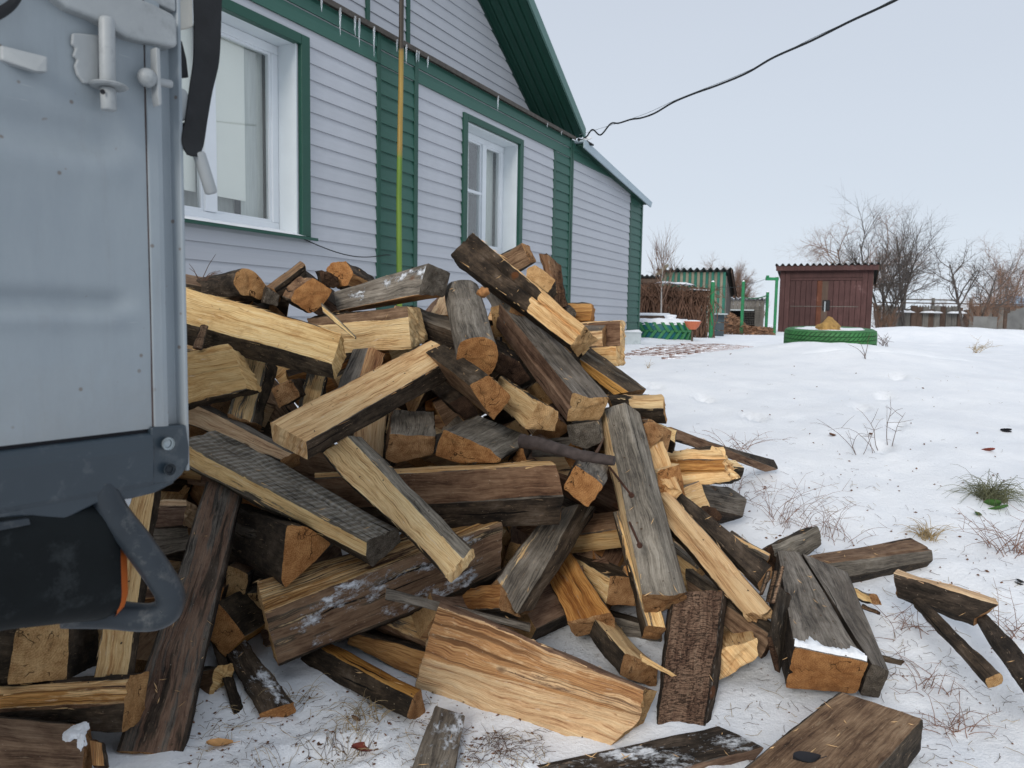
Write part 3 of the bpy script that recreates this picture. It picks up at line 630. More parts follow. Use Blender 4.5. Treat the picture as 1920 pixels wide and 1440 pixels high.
# strip passing behind the rail
# latch plate with pin
tpoly('latch_plate', [(137, 62), (150, 62), (186, 66), (186, 158), (158, 156), (146, 140), (141, 122), (146, 112), (138, 104), (143, 90), (135, 82)], .006, .005, M_TRUCKL, .0015)
def rod(name, p0, p1, r_, mat, off0, off1=None, n=14, parent=truck, bulge=None):
    a = Vector(T(*p0, off0)); c = Vector(T(*p1, off1 if off1 is not None else off0)); b = MB()
    L_ = [0, .02, .06, .94, .98, 1]; rr = [.6, .88, 1, 1, .88, .6]
    b.tube([a.lerp(c, t) for t in L_], [r_*q for q in rr], n); return b.build(name, mat, parent, smooth=50)
rod('latch_pin', (200, 32), (202, 158), .0086, M_TRUCKL, .018); rod('latch_pin', (202, 164), (204, 208), .0082, M_TRUCKL, .018)
b = MB(); c0 = T(204, 161, .018); b.lathe([(0, .002), (.0185, .002), (.021, 0), (.0185, -.002), (0, -.002)], (0, 0, 0), 20); o = b.build('latch_washer', M_TRUCKL, truck, smooth=30); o.location = c0
b = MB(); b.tube([(0, 0, 0), (0, .001, 0)], .003, 8); o = b.build('pin_hole', M_SEAM, truck); o.location = T(193, 172, .0255)
# pivot bolt, flat lever and shackle
rod('pivot_pin', (262, 147), (322, 158), .0052, M_TRUCKL, .014, .012)
c = Vector(T(276, 146, .016)); b = MB()
for i in range(9): pass
n_ = 14; vs = []; fs = []
for i in range(n_+1):
    th = math.pi*i/n_
    for j in range(20):
        a = 2*math.pi*j/20; vs.append((.0115*math.sin(th)*math.cos(a), .0105*math.cos(th), .0115*math.sin(th)*math.sin(a)))
fs = [(i*20+j, i*20+(j+1) % 20, (i+1)*20+(j+1) % 20, (i+1)*20+j) for i in range(n_) for j in range(20)]
b.add(vs, fs); o = b.build('pivot_head', M_TRUCKL, truck, smooth=80); o.location = c
tpoly('flat_lever', [(293, 88), (300, 92), (304, 196), (299, 198), (296, 180)], .024, .014, M_TRUCKL, .001)
tpoly('side_hook', [(333, 160), (350, 168), (355, 178), (356, 208), (350, 225), (340, 228), (334, 222)], .002, .012, M_TRUCKL, .003)
tpoly('hinge_flap', [(334, 70), (342, 78), (350, 110), (354, 145), (334, 146)], -.004, .006, M_BLACK, .001)
tpoly('hook_bracket', [(336, 0), (362, -4), (363, 50), (338, 56), (334, 30)], .0, .014, M_BEIGE, .002)
# small box handle at the left edge
b = MB(); p_ = [T(2, 84, .004), T(90, 106, .02), T(90, 136, .02), T(68, 133, .02), T(2, 112, .004)]; b.prism(p_, (0, .012, 0)); o = b.build('bracket', M_TRUCKL, truck); bevel(o, .002)
# webbing strap over the side and its lever handle
def ribbon(name, mid, wid, mat, th=.0025):
    b = MB(); L_ = smooth_path([T(*p[:2], p[2]) for p in mid], 6); L2 = smooth_path([T(p[0]+w_[0], p[1]+w_[1], p[2]+w_[2]) for p, w_ in zip(mid, wid)], 6)
    vs = []
    for a, c in zip(L_, L2):
        a = np.array(a); c = np.array(c); q = (a+c)/2+np.array([0, -.0015, 0]); vs += [a, q, c, c+np.array([0, th, 0]), q+np.array([0, th, 0]), a+np.array([0, th, 0])]
    k_ = len(L_); b.add(vs, [(i*6+j, i*6+(j+1) % 6, (i+1)*6+(j+1) % 6, (i+1)*6+j) for i in range(k_-1) for j in range(6)]+[(5, 4, 3, 2, 1, 0), tuple((k_-1)*6+j for j in range(6))])
    o = b.build(name, mat, None, smooth=35); o.parent = truck; return o
ribbon('strap', [(363, -30, .0), (365, 40, .0), (364, 110, .002), (357, 160, .004), (350, 215, .006), (342, 262, .008), (352, 290, .009)], [(54, 2, .004), (50, 2, .004), (47, 6, .002), (42, 10, .0), (40, 6, -.002), (40, 10, -.002), (20, 4, 0)], M_BLACK)
ribbon('strap', [(339, 230, -.004), (338, 262, -.004), (352, 288, .0), (366, 294, .004)], [(24, 0, 0), (26, 2, 0), (24, -10, 0), (8, -12, 0)], M_BLACK)
ribbon('strap', [(-30, 50, .02), (0, 38, .02), (30, 16, .02), (52, -20, .02)], [(10, -34, 0), (4, -30, 0), (-6, -26, 0), (-14, -30, 0)], M_BLACK)
rod('strap_lever', (372, 285), (397, 364), .0082, M_TRUCKL, .004)
# tail lamp housing with orange lens and guard tube
lz = [T(100, 950, -.02)[2], T(100, 1172, -.02)[2]]; sa = T(-60, 1000, .0)[0]; sb = T(226, 1050, .0)[0]
b = MB(); nn = 24; rr = .042
prof = []
for cx, cz, a0 in ((.0, lz[0], 90), (.0, lz[1]+.012, -90)): pass
def rrect(y0, y1, z0, z1, r_, n=5):
    o_ = []
    for cx, cz, a0 in ((y1-r_, z1-r_, 0), (y0+r_, z1-r_, 90), (y0+r_, z0+r_, 180), (y1-r_, z0+r_, 270)):
        for i in range(n+1):
            a = R(a0+90*i/n); o_.append((cx+r_*math.cos(a), cz+r_*math.sin(a)))
    return o_
pr = rrect(-.006, .09, lz[1], lz[0]+.02, .040, 8); k_ = len(pr); vs = []; rows = [(sa, 1.), (sb-.12, 1.), (sb-.040, 1.), (sb-.022, 1.012), (sb-.012, .995), (sb-.001, .93)]
cy, cz = .042, (lz[0]+lz[1])/2
for s_, q in rows: vs += [(s_, cy+(p[0]-cy)*q, cz+(p[1]-cz)*q+min(.032, .22*(sb-s_))-.018) for p in pr]
b.add(vs, [(i*k_+j, i*k_+(j+1) % k_, (i+1)*k_+(j+1) % k_, (i+1)*k_+j) for i in range(len(rows)-1) for j in range(k_)]+[[(len(rows)-1)*k_+j for j in range(k_)]])
b.build('tail_lamp_housing', M_LAMP, truck, smooth=40)
b = MB(); pr2 = rrect(.010, .07, T(230, 1152)[2], T(238, 1030)[2], .012, 4); k_ = len(pr2); vs = []
for s_, q in ((sb-.002, 1.1), (sb+.010, 1.), (sb+.016, .85)): vs += [(s_, .035+(p[0]-.035)*q, cz-.0+(p[1]-cz)*q) for p in pr2]
b.add(vs, [(i*k_+j, i*k_+(j+1) % k_, (i+1)*k_+(j+1) % k_, (i+1)*k_+j) for i in range(2) for j in range(k_)]+[[2*k_+j for j in range(k_)]]); b.build('orange_lens', M_LENS, truck, smooth=40)
g_ = [T(185, 905, -.012), T(212, 962, -.004), T(258, 1020, .004), (T(300, 1080, .008)), T(319, 1115, .008), T(314, 1143, .004), T(290, 1156, -.004), T(255, 1157, -.018), T(205, 1152, -.034), T(120, 1150, -.05)]
b = MB(); pp = smooth_path(g_, 6); b.tube(pp, [.0185]*len(pp), 18); b.build('guard_tube', M_GUARD, truck, smooth=60)
# lorry bed, side board and underframe going away from the tail
b = MB(); b.box(-1.9, T(340, 500)[0]-.004, .052, 2.6, T(300, 800)[2]-.03, T(300, 800)[2]+.02); b.build('bed_floor', M_BUMP, truck)
b = MB(); b.box(-.075, T(338, 500)[0]-.006, .052, 2.6, T(300, 800)[2]+.02, zt_); b.build('side_board', M_TRUCK, truck)
b = MB(); b.box(-1.0, -.92, .1, 2.6, .62, .74); b.box(-.35, -.28, .1, 2.6, .62, .74); b.build('chassis_rail', M_BUMP, truck)
# ------------------------------------------------------------------ firewood
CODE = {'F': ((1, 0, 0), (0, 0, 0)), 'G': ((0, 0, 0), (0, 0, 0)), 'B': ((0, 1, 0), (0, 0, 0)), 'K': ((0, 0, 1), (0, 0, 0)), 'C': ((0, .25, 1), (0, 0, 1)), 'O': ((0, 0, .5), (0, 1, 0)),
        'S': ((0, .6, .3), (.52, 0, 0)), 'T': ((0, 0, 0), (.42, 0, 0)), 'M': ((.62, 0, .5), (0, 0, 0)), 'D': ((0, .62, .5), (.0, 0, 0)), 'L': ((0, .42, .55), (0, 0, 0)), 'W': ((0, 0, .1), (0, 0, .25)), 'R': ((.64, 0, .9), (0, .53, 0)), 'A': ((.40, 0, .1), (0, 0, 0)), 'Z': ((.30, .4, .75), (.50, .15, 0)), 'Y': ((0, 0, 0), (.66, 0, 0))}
CUTC = {'c': ((1, 0, 0), (0, 0, 0)), 'o': ((1, 0, 0), (0, 1, 0)), 'g': ((0, 0, 0), (0, 0, 0)), 'k': ((.4, 0, 0), (0, .55, 0)), 'd': ((0, 1, 0), (0, 0, 0)), 't': ((.5, 0, 0), (.45, 0, 0)), 'f': None, 'm': ((1, 0, 0), (0, .5, 0))}
SEED = [0]
def log_mesh(name, P0, P1, mats, ends=('k', 'k'), rough=1.0, groove=None, splint=0.0, knot=None, roundness=.0, parent=None, bend=0.0, res=.010):
    """P0, P1: the same closed outline at both ends of the piece; mats: surface of each long side"""
    SEED[0] += 1; sd_ = SEED[0]*7.31
    P0 = [Vector(p) for p in P0]; P1 = [Vector(p) for p in P1]; K_ = len(P0)
    c0 = sum(P0, Vector())/K_; c1 = sum(P1, Vector())/K_; ax = (c1-c0); Ln = max(ax.length, .02); ax.normalize()
    # orientation: outline must run anticlockwise seen along +ax
    nrm = Vector()
    for i in range(K_): nrm += (P0[i]-c0).cross(P0[(i+1) % K_]-c0)
    flip = nrm.dot(ax) < 0
    if flip:
        P0 = P0[::-1]; P1 = P1[::-1]; mats = [mats[(K_-2-i) % K_] for i in range(K_)]
    ring = []                                                    # (side, fraction, material code)
    per = 0
    for i in range(K_):
        L_ = ((P0[i]-P0[(i+1) % K_]).length+(P1[i]-P1[(i+1) % K_]).length)/2
        n_ = max(2, min(15, int(L_/res)))
        if groove and groove[0] == i: n_ = max(n_, 14)
        for j in range(n_): ring.append((i, j/n_, per+L_*j/n_))
        per += L_
    n = len(ring); nl = max(4, min(34, int(Ln/.017)))
    cw = .35/max(3, 1)
    def base(Ps, i, f):
        p = Ps[i].lerp(Ps[(i+1) % K_], f)
        if f == 0:
            q = Ps[i-1]; r_ = Ps[(i+1) % K_]; a = (q-p); b_ = (r_-p); la, lb = a.length, b_.length
            k_ = min(.0025, la*.08, lb*.08)
            p = p+(a.normalized()+b_.normalized())*k_*.7
        return p
    verts = []; uv = []; w1 = []; w2 = []
    cnt = 0
    R0 = [base(P0, i, f) for i, f, _ in ring]; R1 = [base(P1, i, f) for i, f, _ in ring]
    if roundness:
        for _ in range(3):
            for Q in (R0, R1):
                q2 = [(Q[i-1]+Q[i]*2+Q[(i+1) % n])/4 for i in range(n)]
                for i in range(n): Q[i] = Q[i].lerp(q2[i], roundness)
    def codes(i, f, u):
        m_ = mats[i % len(mats)]
        if isinstance(m_, tuple): m_ = m_[0] if u+.07*N(f*6+sd_, sd_, u*2) < m_[2] else m_[1]
        return CODE[m_]
    bx = ax.orthogonal()
    rows = []
    wav_ = .0075 if name in ('split_log', 'split_beam', 'bark_slab') and parent is None else (.003 if parent is None else 0)
    for l in range(nl+1):
        u = l/nl; row = []
        cc = c0.lerp(c1, u)
        bd = bx*(bend*math.sin(math.pi*u))
        for q, (i, f, s_) in enumerate(ring):
            p = R0[q].lerp(R1[q], u); c_ = codes(i, f, u)
            out_ = (p-cc); out_ -= ax*out_.dot(ax)
            if out_.length > 1e-6: out_.normalize()
            isF = c_[0][0] > .5 or c_[1][1] > .5; bark = c_[1][2] > .5 or c_[0][1] > .5
            # ridges that follow the grain
            g_ = N(s_*70+sd_, u*Ln*2.2+sd_, 0)*(.0036 if isF else .0017)*rough+N(s_*26+sd_, u*Ln*3.5, 4)*(.0042 if isF else .0024)*rough
            g_ += N(s_*9+sd_, u*Ln*6+3, 9)*.0030*rough
            if bark: g_ += N(s_*60, u*Ln*34+sd_, 2)*.0022*rough
            if groove and groove[0] == i:
                for fc in groove[1]:
                    dd_ = abs(f-fc-.03*N(u*3+sd_, fc)); g_ -= .012*max(0, 1-dd_*16)
            if wav_: g_ += wav_*(N(u*2.3+sd_, i*3.1)+.5*N(u*5.5, i*2.2+sd_))
            e_ = 0
            if splint and (l == nl or l == 0):
                e_ = (1 if l == nl else -1)*splint*(.5+N(s_*85+sd_, 3.3+l)*1.1)
            elif l in (0, nl): e_ = .003*N(s_*40+sd_, l)*rough
            p = p+out_*g_+ax*e_+bd
            if knot:
                kp, kr, kh = knot; d_ = (p-kp).length
                if d_ < kr: p = p+out_*kh*(1-(d_/kr)**2)
            row.append(len(verts)); verts.append(p); uv.append((u*Ln+sd_, s_+sd_*.37)); w1.append((*c_[0], 1)); w2.append((*c_[1], 1))
        rows.append(row)
    faces = []; fm = []
    for l in range(nl):
        for q in range(n):
            a, b_ = rows[l][q], rows[l][(q+1) % n]; faces.append((a, b_, rows[l+1][(q+1) % n], rows[l+1][q])); fm.append(0)
    # torn fibres standing off the split edges
    rf_ = random.Random(int(sd_*100)); nside = nl*n
    if res < .015:
        for q, (i, f, s_) in enumerate(ring):
            if f == 0 and any(CODE[(mats[j % len(mats)] if not isinstance(mats[j % len(mats)], tuple) else mats[j % len(mats)][1])][0][0] > .5 for j in (i, (i-1) % K_)):
                for _ in range(rf_.randint(3, 8)):
                    l = rf_.randint(1, nl-2); dr = rf_.choice((-1, 1)); p = verts[rows[l][q]]; o2 = (p-c0.lerp(c1, l/nl)); o2 -= ax*o2.dot(ax); o2.normalize(); tg = ax.cross(o2)
                    Lf = rf_.uniform(.012, .055)*min(1, Ln/.4); wf_ = rf_.uniform(.0008, .0026); lift = rf_.uniform(.01, .16)
                    b0 = len(verts); q0 = p-o2*.002+tg*rf_.uniform(-.006, .006)
                    verts += [q0-tg*wf_, q0+tg*wf_, q0+o2*.002, q0+ax*dr*Lf+o2*(.002+lift*Lf)+tg*rf_.uniform(-.08, .08)*Lf]
                    for _k in range(4): uv.append((l/nl*Ln+sd_, s_+_k*.002)); w1.append((1, 0, 0, 1)); w2.append((0, 0, 0, 1))
                    faces += [(b0, b0+1, b0+3), (b0+1, b0+2, b0+3), (b0+2, b0, b0+3)]; fm += [0, 0, 0]
    seam = {}
    # soften corner attributes with their neighbours
    for l in range(nl+1):
        for q, (i, f, s_) in enumerate(ring):
            if f == 0:
                a, b_ = rows[l][q-1], rows[l][q]
                w1[b_] = tuple((x+y)/2 for x, y in zip(w1[a], w1[b_])); w2[b_] = tuple((x+y)/2 for x, y in zip(w2[a], w2[b_]))
    e1 = bx; e2 = ax.cross(bx)
    for end, cen, row, sgn in ((ends[0], c0, rows[0], -1), (ends[1], c1, rows[-1], 1)):
        split = CUTC.get(end) is None
        cA, cB = (CODE['F'] if end == 'f' else CUTC[end])
        mi = 0 if split else 1
        pr = []
        lv = (1.0, .82, .6, .36, .14)
        cen2 = sum((verts[r_] for r_ in row), Vector())/n
        for k_, sc_ in enumerate(lv):
            rr = []
            for q in range(n):
                v0 = verts[row[q]]; p = cen2+(v0-cen2)*sc_
                if k_: p = p+ax*(sgn*((.0045 if not split else .009)*N(p.x*60+sd_, p.y*60, p.z*60)+.002)*min(1.5, rough+.3)+(splint*.5*N(p.x*90, p.y*90, p.z*90+sd_) if splint else 0))
                if splint and k_: p = p-ax*(v0-cen2).dot(ax)*(0)*sc_
                d_ = p-cen; a_, b_ = d_.dot(e1), d_.dot(e2)
                rr.append(len(verts)); verts.append(p); uv.append((b_*.35+sd_*1.3, a_+sd_) if split else (a_, b_)); w1.append((*cA, 1)); w2.append((*cB, 1))
            pr.append(rr)
        pc = cen2+ax*sgn*.002; ci = len(verts); verts.append(pc); d_ = pc-cen
        uv.append((d_.dot(e2)*.35+sd_*1.3, d_.dot(e1)+sd_) if split else (d_.dot(e1), d_.dot(e2))); w1.append((*cA, 1)); w2.append((*cB, 1))
        for k_ in range(len(lv)-1):
            for q in range(n):
                f_ = (pr[k_][q], pr[k_][(q+1) % n], pr[k_+1][(q+1) % n], pr[k_+1][q]); faces.append(f_ if sgn > 0 else f_[::-1]); fm.append(mi)
        for q in range(n):
            f_ = (pr[-1][q], pr[-1][(q+1) % n], ci); faces.append(f_ if sgn > 0 else f_[::-1]); fm.append(mi)
    # base point: middle of the lowest part
    arr = np.array([tuple(v_) for v_ in verts]); lo = arr[arr[:, 2] < arr[:, 2].min()+.02].mean(axis=0)
    if parent is not None: lo = np.zeros(3)
    me = bpy.data.meshes.new(name); me.from_pydata((arr-lo).tolist(), [], faces)
    me.materials.append(M_WOOD); me.materials.append(M_CUT); me.polygons.foreach_set('material_index', fm)
    ul = me.uv_layers.new(name='grain'); li = np.empty(len(me.loops), dtype=np.int32); me.loops.foreach_get('vertex_index', li)
    ua = np.array(uv)[li]
    # wrap of the perimeter coordinate: last column of each side strip runs on instead of jumping back
    ua = ua.reshape(-1, 2)
    nf = nl*n
    for l in range(nl):
        k_ = (l*n+n-1)*4; ua[k_+1, 1] = per+sd_*.37; ua[k_+2, 1] = per+sd_*.37
    ul.data.foreach_set('uv', ua.ravel())
    for nm, w_ in (('w1', w1), ('w2', w2)):
        ca = me.color_attributes.new(nm, 'FLOAT_COLOR', 'POINT'); ca.data.foreach_set('color', np.array(w_, dtype=np.float32).ravel())
    me.polygons.foreach_set('use_smooth', [True]*len(me.polygons)); me.set_sharp_from_angle(angle=R(48)); me.update()
    o = bpy.data.objects.new(name, me); COL.objects.link(o); o.location = lo
    if parent is not None: o.parent = parent
    return o
GROUPS = {'log': 'pieces of firewood in the heap'}
def finish(o, label, cat, group='pieces of firewood in the heap'):
    return tag(o, label, cat, group)
def S(name, label, d0, d1, rails, m, ends=('k', 'k'), t=.10, cat=None, tilt=0., **kw):
    """visible long edges of a piece, top to bottom: (x0, y0, x1, y1, depth offset[, offset at far end]); the hidden side lies t metres behind"""
    A = []; B = []
    for r_ in rails:
        z0 = r_[4] if len(r_) > 4 else 0; z1 = r_[5] if len(r_) > 5 else z0
        A.append(Vector(at(r_[0], r_[1], d0+z0))); B.append(Vector(at(r_[2], r_[3], d1+z1)))
    m = list(m)
    if t is not None:
        for Q in (A, B):
            ax = (sum(B, Vector())/len(B)-sum(A, Vector())/len(A))
            ch = Q[-1]-Q[0]
        axn = (B[0]-A[0]).normalized()
        for Q in (A, B):
            ch = (Q[-1]-Q[0]); w_ = axn.cross(ch).normalized()
            if w_.dot(Vector(cf)) < 0: w_ = -w_
            if len(Q) >= 3 and len(rails) >= 3:
                pass
            Q.append(Q[-1]+w_*t+ch*(-.06)); Q.append(Q[0]+w_*t+ch*.06) if len(rails) != 3 or t != 0 else None
        while len(m) < len(rails)-1: m.append(m[-1])
        m = m[:len(rails)-1]+[kw.get('back', 'B')]*3
    else:
        while len(m) < len(A): m.append('B')
    kw.pop('back', None)
    o = log_mesh(name, A, B, m, ends, **kw)
    return finish(o, label, cat or 'firewood')
def E(name, label, poly, d0, far, d1, m, ends=('k', 'k'), cat=None, scale=1.0, **kw):
    """sawn end seen as a polygon; far = (corner index, x, y) of that corner at the other end"""
    i, fx, fy = far
    V0 = Vector(at(poly[i][0], poly[i][1], d0)); V1 = Vector(at(fx, fy, d1)); ax = (V1-V0); L_ = ax.normalized()
    A = []
    for (x, y) in poly:
        r_ = Vector(ray(x, y)); den = r_.dot(ax); k_ = (V0-Vector(CAM)).dot(ax)/den if abs(den) > .05 else d0
        k_ = max(d0-.11, min(d0+.11, k_)); A.append(Vector(CAM)+r_*k_)
    c_ = sum(A, Vector())/len(A); B = [V1-V0+p+(c_-p)*(1-scale) for p in A]
    m = list(m)
    while len(m) < len(poly): m.append('B')
    o = log_mesh(name, A, B, m, ends, **kw)
    return finish(o, label, cat or 'firewood')
FB = 'split_log'
# --- upper left
S('split_beam', 'long pale split beam, uppermost across the left of the heap beside the lorry', 2.42, 2.30,
  [(250, 508, 641, 623, .06), (250, 578, 623, 681, 0), (250, 622, 628, 714, .03), (270, 590, 650, 668, .13)], 'FBBB', ('k', 'f'), t=None, rough=.8)
E('round_log', 'round bark log with pale sawn end and dead twigs, top left of the heap', [(441, 511), (459, 501), (476, 507), (489, 523), (500, 540), (500, 556), (486, 564), (470, 551), (454, 556), (438, 533)], 2.72, (1, 366, 522), 3.0, 'BBBBBBBBBB', ('m', 'k'), roundness=.5)
S('split_wedge', 'thin split wedge tilted up behind the round bark log', 2.72, 2.86, [(498, 536, 563, 489, .05), (513, 542, 573, 496, 0), (527, 558, 576, 528, .03)], 'KB', ('k', 'f'), t=.03)
E('split_log', 'short block with wet orange-brown sawn end just left of the frosted beam', [(586, 521), (624, 545), (604, 573), (581, 588), (541, 562), (552, 545)], 2.58, (0, 560, 516), 2.9, 'BBBBKK', ('o', 'k'))
E('split_log', 'small dark weathered block wedged behind the long pale beam', [(500, 536), (525, 553), (521, 576), (492, 568)], 2.70, (0, 490, 530), 2.95, 'GBBB', ('g', 'k'))
E('bark_chunk', 'rotten hollow bark lump between the two upper blocks', [(598, 506), (616, 509), (633, 520), (638, 533), (626, 541), (605, 531)], 2.80, (0, 590, 508), 2.93, 'BBBBBB', ('d', 'd'), rough=2.2)
E('split_log', 'split log with round bark back and orange face against the pale siding', [(649, 489), (664, 513), (652, 535), (633, 539), (611, 505), (624, 490)], 2.86, (0, 698, 517), 3.05, 'BOBBBB', ('o', 'k'))
S('squared_beam', 'frost-dusted grey beam lying along the crest of the heap', 2.70, 2.50,
  [(626, 547, 800, 493, 0), (632, 584, 785, 553, -.02), (662, 584, 834, 557, .08), (640, 555, 845, 512, .11)], 'TOBG', ('k', 'g'), t=None, rough=.8)
S('split_log', 'yellow split log with squared right end under the frosted beam', 2.62, 2.46,
  [(575, 597, 763, 573, .035), (580, 612, 766, 594, 0), (600, 664, 772, 655, 0), (620, 650, 803, 637, .10), (620, 585, 786, 575, .11)], 'KFFBB', ('k', 'f'), t=None)
S('split_log', 'dark block with frosted top behind the upright round log', 2.62, 2.60, [(768, 573, 838, 594, .05), (785, 600, 852, 622, 0), (795, 655, 858, 672, .02)], 'TB', ('k', 'k'), t=.08)
S('wood_splinter', 'thin pale pointed splinter standing between two yellow logs', 2.36, 2.33, [(603, 567, 668, 631, 0), (605, 588, 664, 635, 0)], 'A', ('g', 'g'), t=.006, cat='splinter', rough=.4, res=.006)
# --- centre top
E('round_log', 'upright round log with orange rotten sawn end and branch stub collar', [(855.5, 660), (862, 642), (878, 633), (908, 631), (928, 641), (935, 660), (933, 682), (922, 701), (892, 711), (866, 698), (856, 680)], 2.26, (0, 834, 548), 2.66, 'GGGGGGGGGGG', ('o', 'g'), roundness=.5, rough=1.2)
rl_ = [o for o in COL.objects if o.get('label', '').startswith('upright round log with')][0]; bm = bmesh.new(); bmesh.ops.create_icosphere(bm, subdivisions=3, radius=1)
for v in bm.verts: v.co = Vector((v.co.x*.020, v.co.y*.018, v.co.z*.017))*(1+.35*N(v.co.x*2.2, v.co.y*2.2, v.co.z*2.2+7))
me = bpy.data.meshes.new('branch_stub'); bm.to_mesh(me); bm.free(); me.materials.append(simple('stub_wood', (.34, .16, .06), .85, .4, 60, .004, 160)); me.polygons.foreach_set('use_smooth', [True]*len(me.polygons)); o = bpy.data.objects.new('branch_stub', me); COL.objects.link(o); o.parent = rl_; o.location = Vector(at(906, 548, 2.44))-rl_.location
S('squared_beam', 'long dark weathered beam rising highest, pale where its corner split off', 2.86, 2.42,
  [(887, 435, 1097, 612, 0), (844, 478, 1069, 648, 0), (862, 505, 1083, 669, .10), (905, 462, 1121, 637, .10)], [('B', 'F', .66), 'B', 'B', 'F'], ('k', 'c'), t=None, rough=1.3, groove=(0, (.35,)))
S('split_log', 'plain brown block sticking up behind the highest beam', 2.98, 2.94, [(930, 482, 977, 456, 0), (950, 520, 996, 494, 0)], 'K', ('k', 'k'), t=.09)
E('split_log', 'block with bright yellow sawn end just under the top right of the highest beam', [(990, 500), (1003, 498), (1041, 526), (1027, 549), (987, 517)], 2.78, (2, 1053, 570), 3.1, 'FFBBB', ('c', 'k'))
S('bark_slab', 'upright crumbling brown bark slab at the crest against the siding', 2.93, 2.93, [(1011, 478, 1030, 570, .03), (1030, 482, 1043, 575, 0), (1052, 502, 1064, 575, .03)], 'KC', ('d', 'd'), t=.03, rough=2.0, splint=.012)
S('split_log', 'orange squared log end right of the crumbling bark slab', 2.98, 2.94, [(1040, 568, 1108, 568, .03), (1040, 583, 1111, 581, 0), (1050, 607, 1106, 604, .03)], 'OO', ('k', 'o'), t=.08)
E('round_log', 'small dark round branch end beside the orange squared log', [(1063, 576), (1074, 575), (1083, 585), (1080, 597), (1066, 596), (1058, 586)], 2.88, (0, 1050, 566), 3.1, 'BBBBBB', ('g', 'k'), roundness=.5)
S('squared_beam', 'squared brown block with pale end, rightmost at the crest before the white box', 2.95, 2.85,
  [(1070, 607, 1163, 600, 0), (1070, 662, 1162, 661, 0), (1080, 662, 1171, 660, .07), (1080, 607, 1171, 601, .07)], 'KFFF', ('k', 'f'), t=None)
S('split_log', 'short yellow block under the squared brown block', 2.80, 2.74, [(1090, 652, 1155, 648, 0), (1095, 692, 1156, 687, 0)], 'F', ('k', 'f'), t=.10)
S('plank', 'dark slanting plank with orange underside on the right shoulder', 2.58, 2.52, [(1108, 651, 1213, 729, .07), (1086, 673, 1178, 735, 0), (1093, 692, 1150, 740, .03)], 'DO', ('k', 'k'), t=.05)
E('squared_beam', 'big diagonal brown beam with split tan end right of the round log', [(1074, 736), (1103, 745), (1143, 744), (1125, 788), (1063, 790)], 2.28, (0, 936, 568), 2.82, 'GGBBK', ('c', 'k'), groove=(4, (.5,)))
S('split_log', 'flat block, dark with fresh pale right half, poking out to the right', 2.50, 2.44, [(1136, 741, 1240, 737, .04), (1142, 746, 1245, 745, 0), (1150, 766, 1243, 767, 0)], [('B', 'F', .40), ('B', 'F', .36)], ('k', 'm'), t=.09)
E('split_log', 'dark barky block directly below the flat pale-ended block', [(1190, 771), (1239, 766), (1234, 783), (1222, 790), (1200, 782)], 2.50, (0, 1150, 758), 2.75, 'BBBBB', ('d', 'k'))
# --- right slope
S('squared_beam', 'long silver-grey weathered post with two rusty spikes leaning on the right slope', 2.42, 1.98,
  [(1122, 800, 1206, 1146, .06), (1133, 768, 1205, 1114, 0), (1172, 754, 1263, 1117, -.01), (1201, 775, 1287, 1110, .05)], 'MGG', ('g', 'k'), t=.05, rough=.9, groove=(1, (.72,)))
post_grey = bpy.context.scene.objects[-1] if False else [o for o in COL.objects if o.get('label', '').startswith('long silver-grey')][0]
for (x0, y0, x1, y1, da, db) in ((1143, 876, 1185, 930, 2.22, 2.15), (1178, 974, 1200, 1024, 2.12, 2.05)):
    b = MB(); a_, c_ = at(x0, y0, da+.03), at(x1, y1, db-.05); lo = np.array(post_grey.location); pt = [a_+(c_-a_)*t-lo for t in (0, .5, .93)]+[a_+(c_-a_)*.95-lo, c_-lo]
    b.tube(pt, [.0035, .0035, .0035, .008, .0075], 7); b.build('spike', M_RUST, post_grey, smooth=50)
S('split_log', 'fresh tan log whose square foot shows below the silver-grey post', 2.28, 2.03, [(1150, 960, 1211, 1173, 0), (1190, 950, 1248, 1178, 0)], 'M', ('k', 'k'), t=.07)
S('split_log', 'long cream split log running down the right slope beside the grey post', 2.45, 1.98, [(1168, 880, 1392, 1148, .05), (1205, 880, 1425, 1150, 0), (1224, 880, 1446, 1138, .03)], 'FF', ('f', 'f'), t=.06, rough=1.6, splint=.01)
S('squared_beam', 'dark narrow beam with nail holes lying on the cream split log', 2.50, 2.10, [(1236, 887, 1447, 1060, .0), (1236, 905, 1420, 1093, -.03)], 'B', ('k', 'k'), t=.05, rough=.6)
S('split_log', 'fresh knotty tan piece just right of the grey post', 2.46, 2.36, [(1205, 832, 1232, 895, 0), (1243, 828, 1278, 925, 0)], 'F', ('k', 'f'), t=.05)
E('split_log', 'small square brown sawn end beside the top of the grey post', [(1207, 792), (1226, 789), (1247, 819), (1221, 840), (1214, 820)], 2.44, (1, 1212, 772), 2.7, 'KBBBB', ('k', 'k'))
S('split_log', 'pale yellow block with dark end behind the small square brown end', 2.62, 2.58, [(1205, 783, 1268, 806, .03), (1210, 792, 1265, 830, 0)], 'F', ('k', 'g'), t=.08)
S('plank', 'long brown plank sloping down right onto the snow', 2.80, 3.50, [(1262, 801, 1459, 880, 0), (1262, 824, 1434, 885, 0)], 'K', ('k', 'k'), t=.05, rough=.6)
S('split_log', 'splintered tan log with ragged right end on the right slope', 2.72, 2.62, [(1240, 849, 1325, 840, .04), (1240, 862, 1352, 862, 0), (1252, 885, 1350, 885, .01), (1262, 912, 1362, 905, 0)], 'MOF', ('f', 'f'), t=.09, rough=2.6, splint=.028)
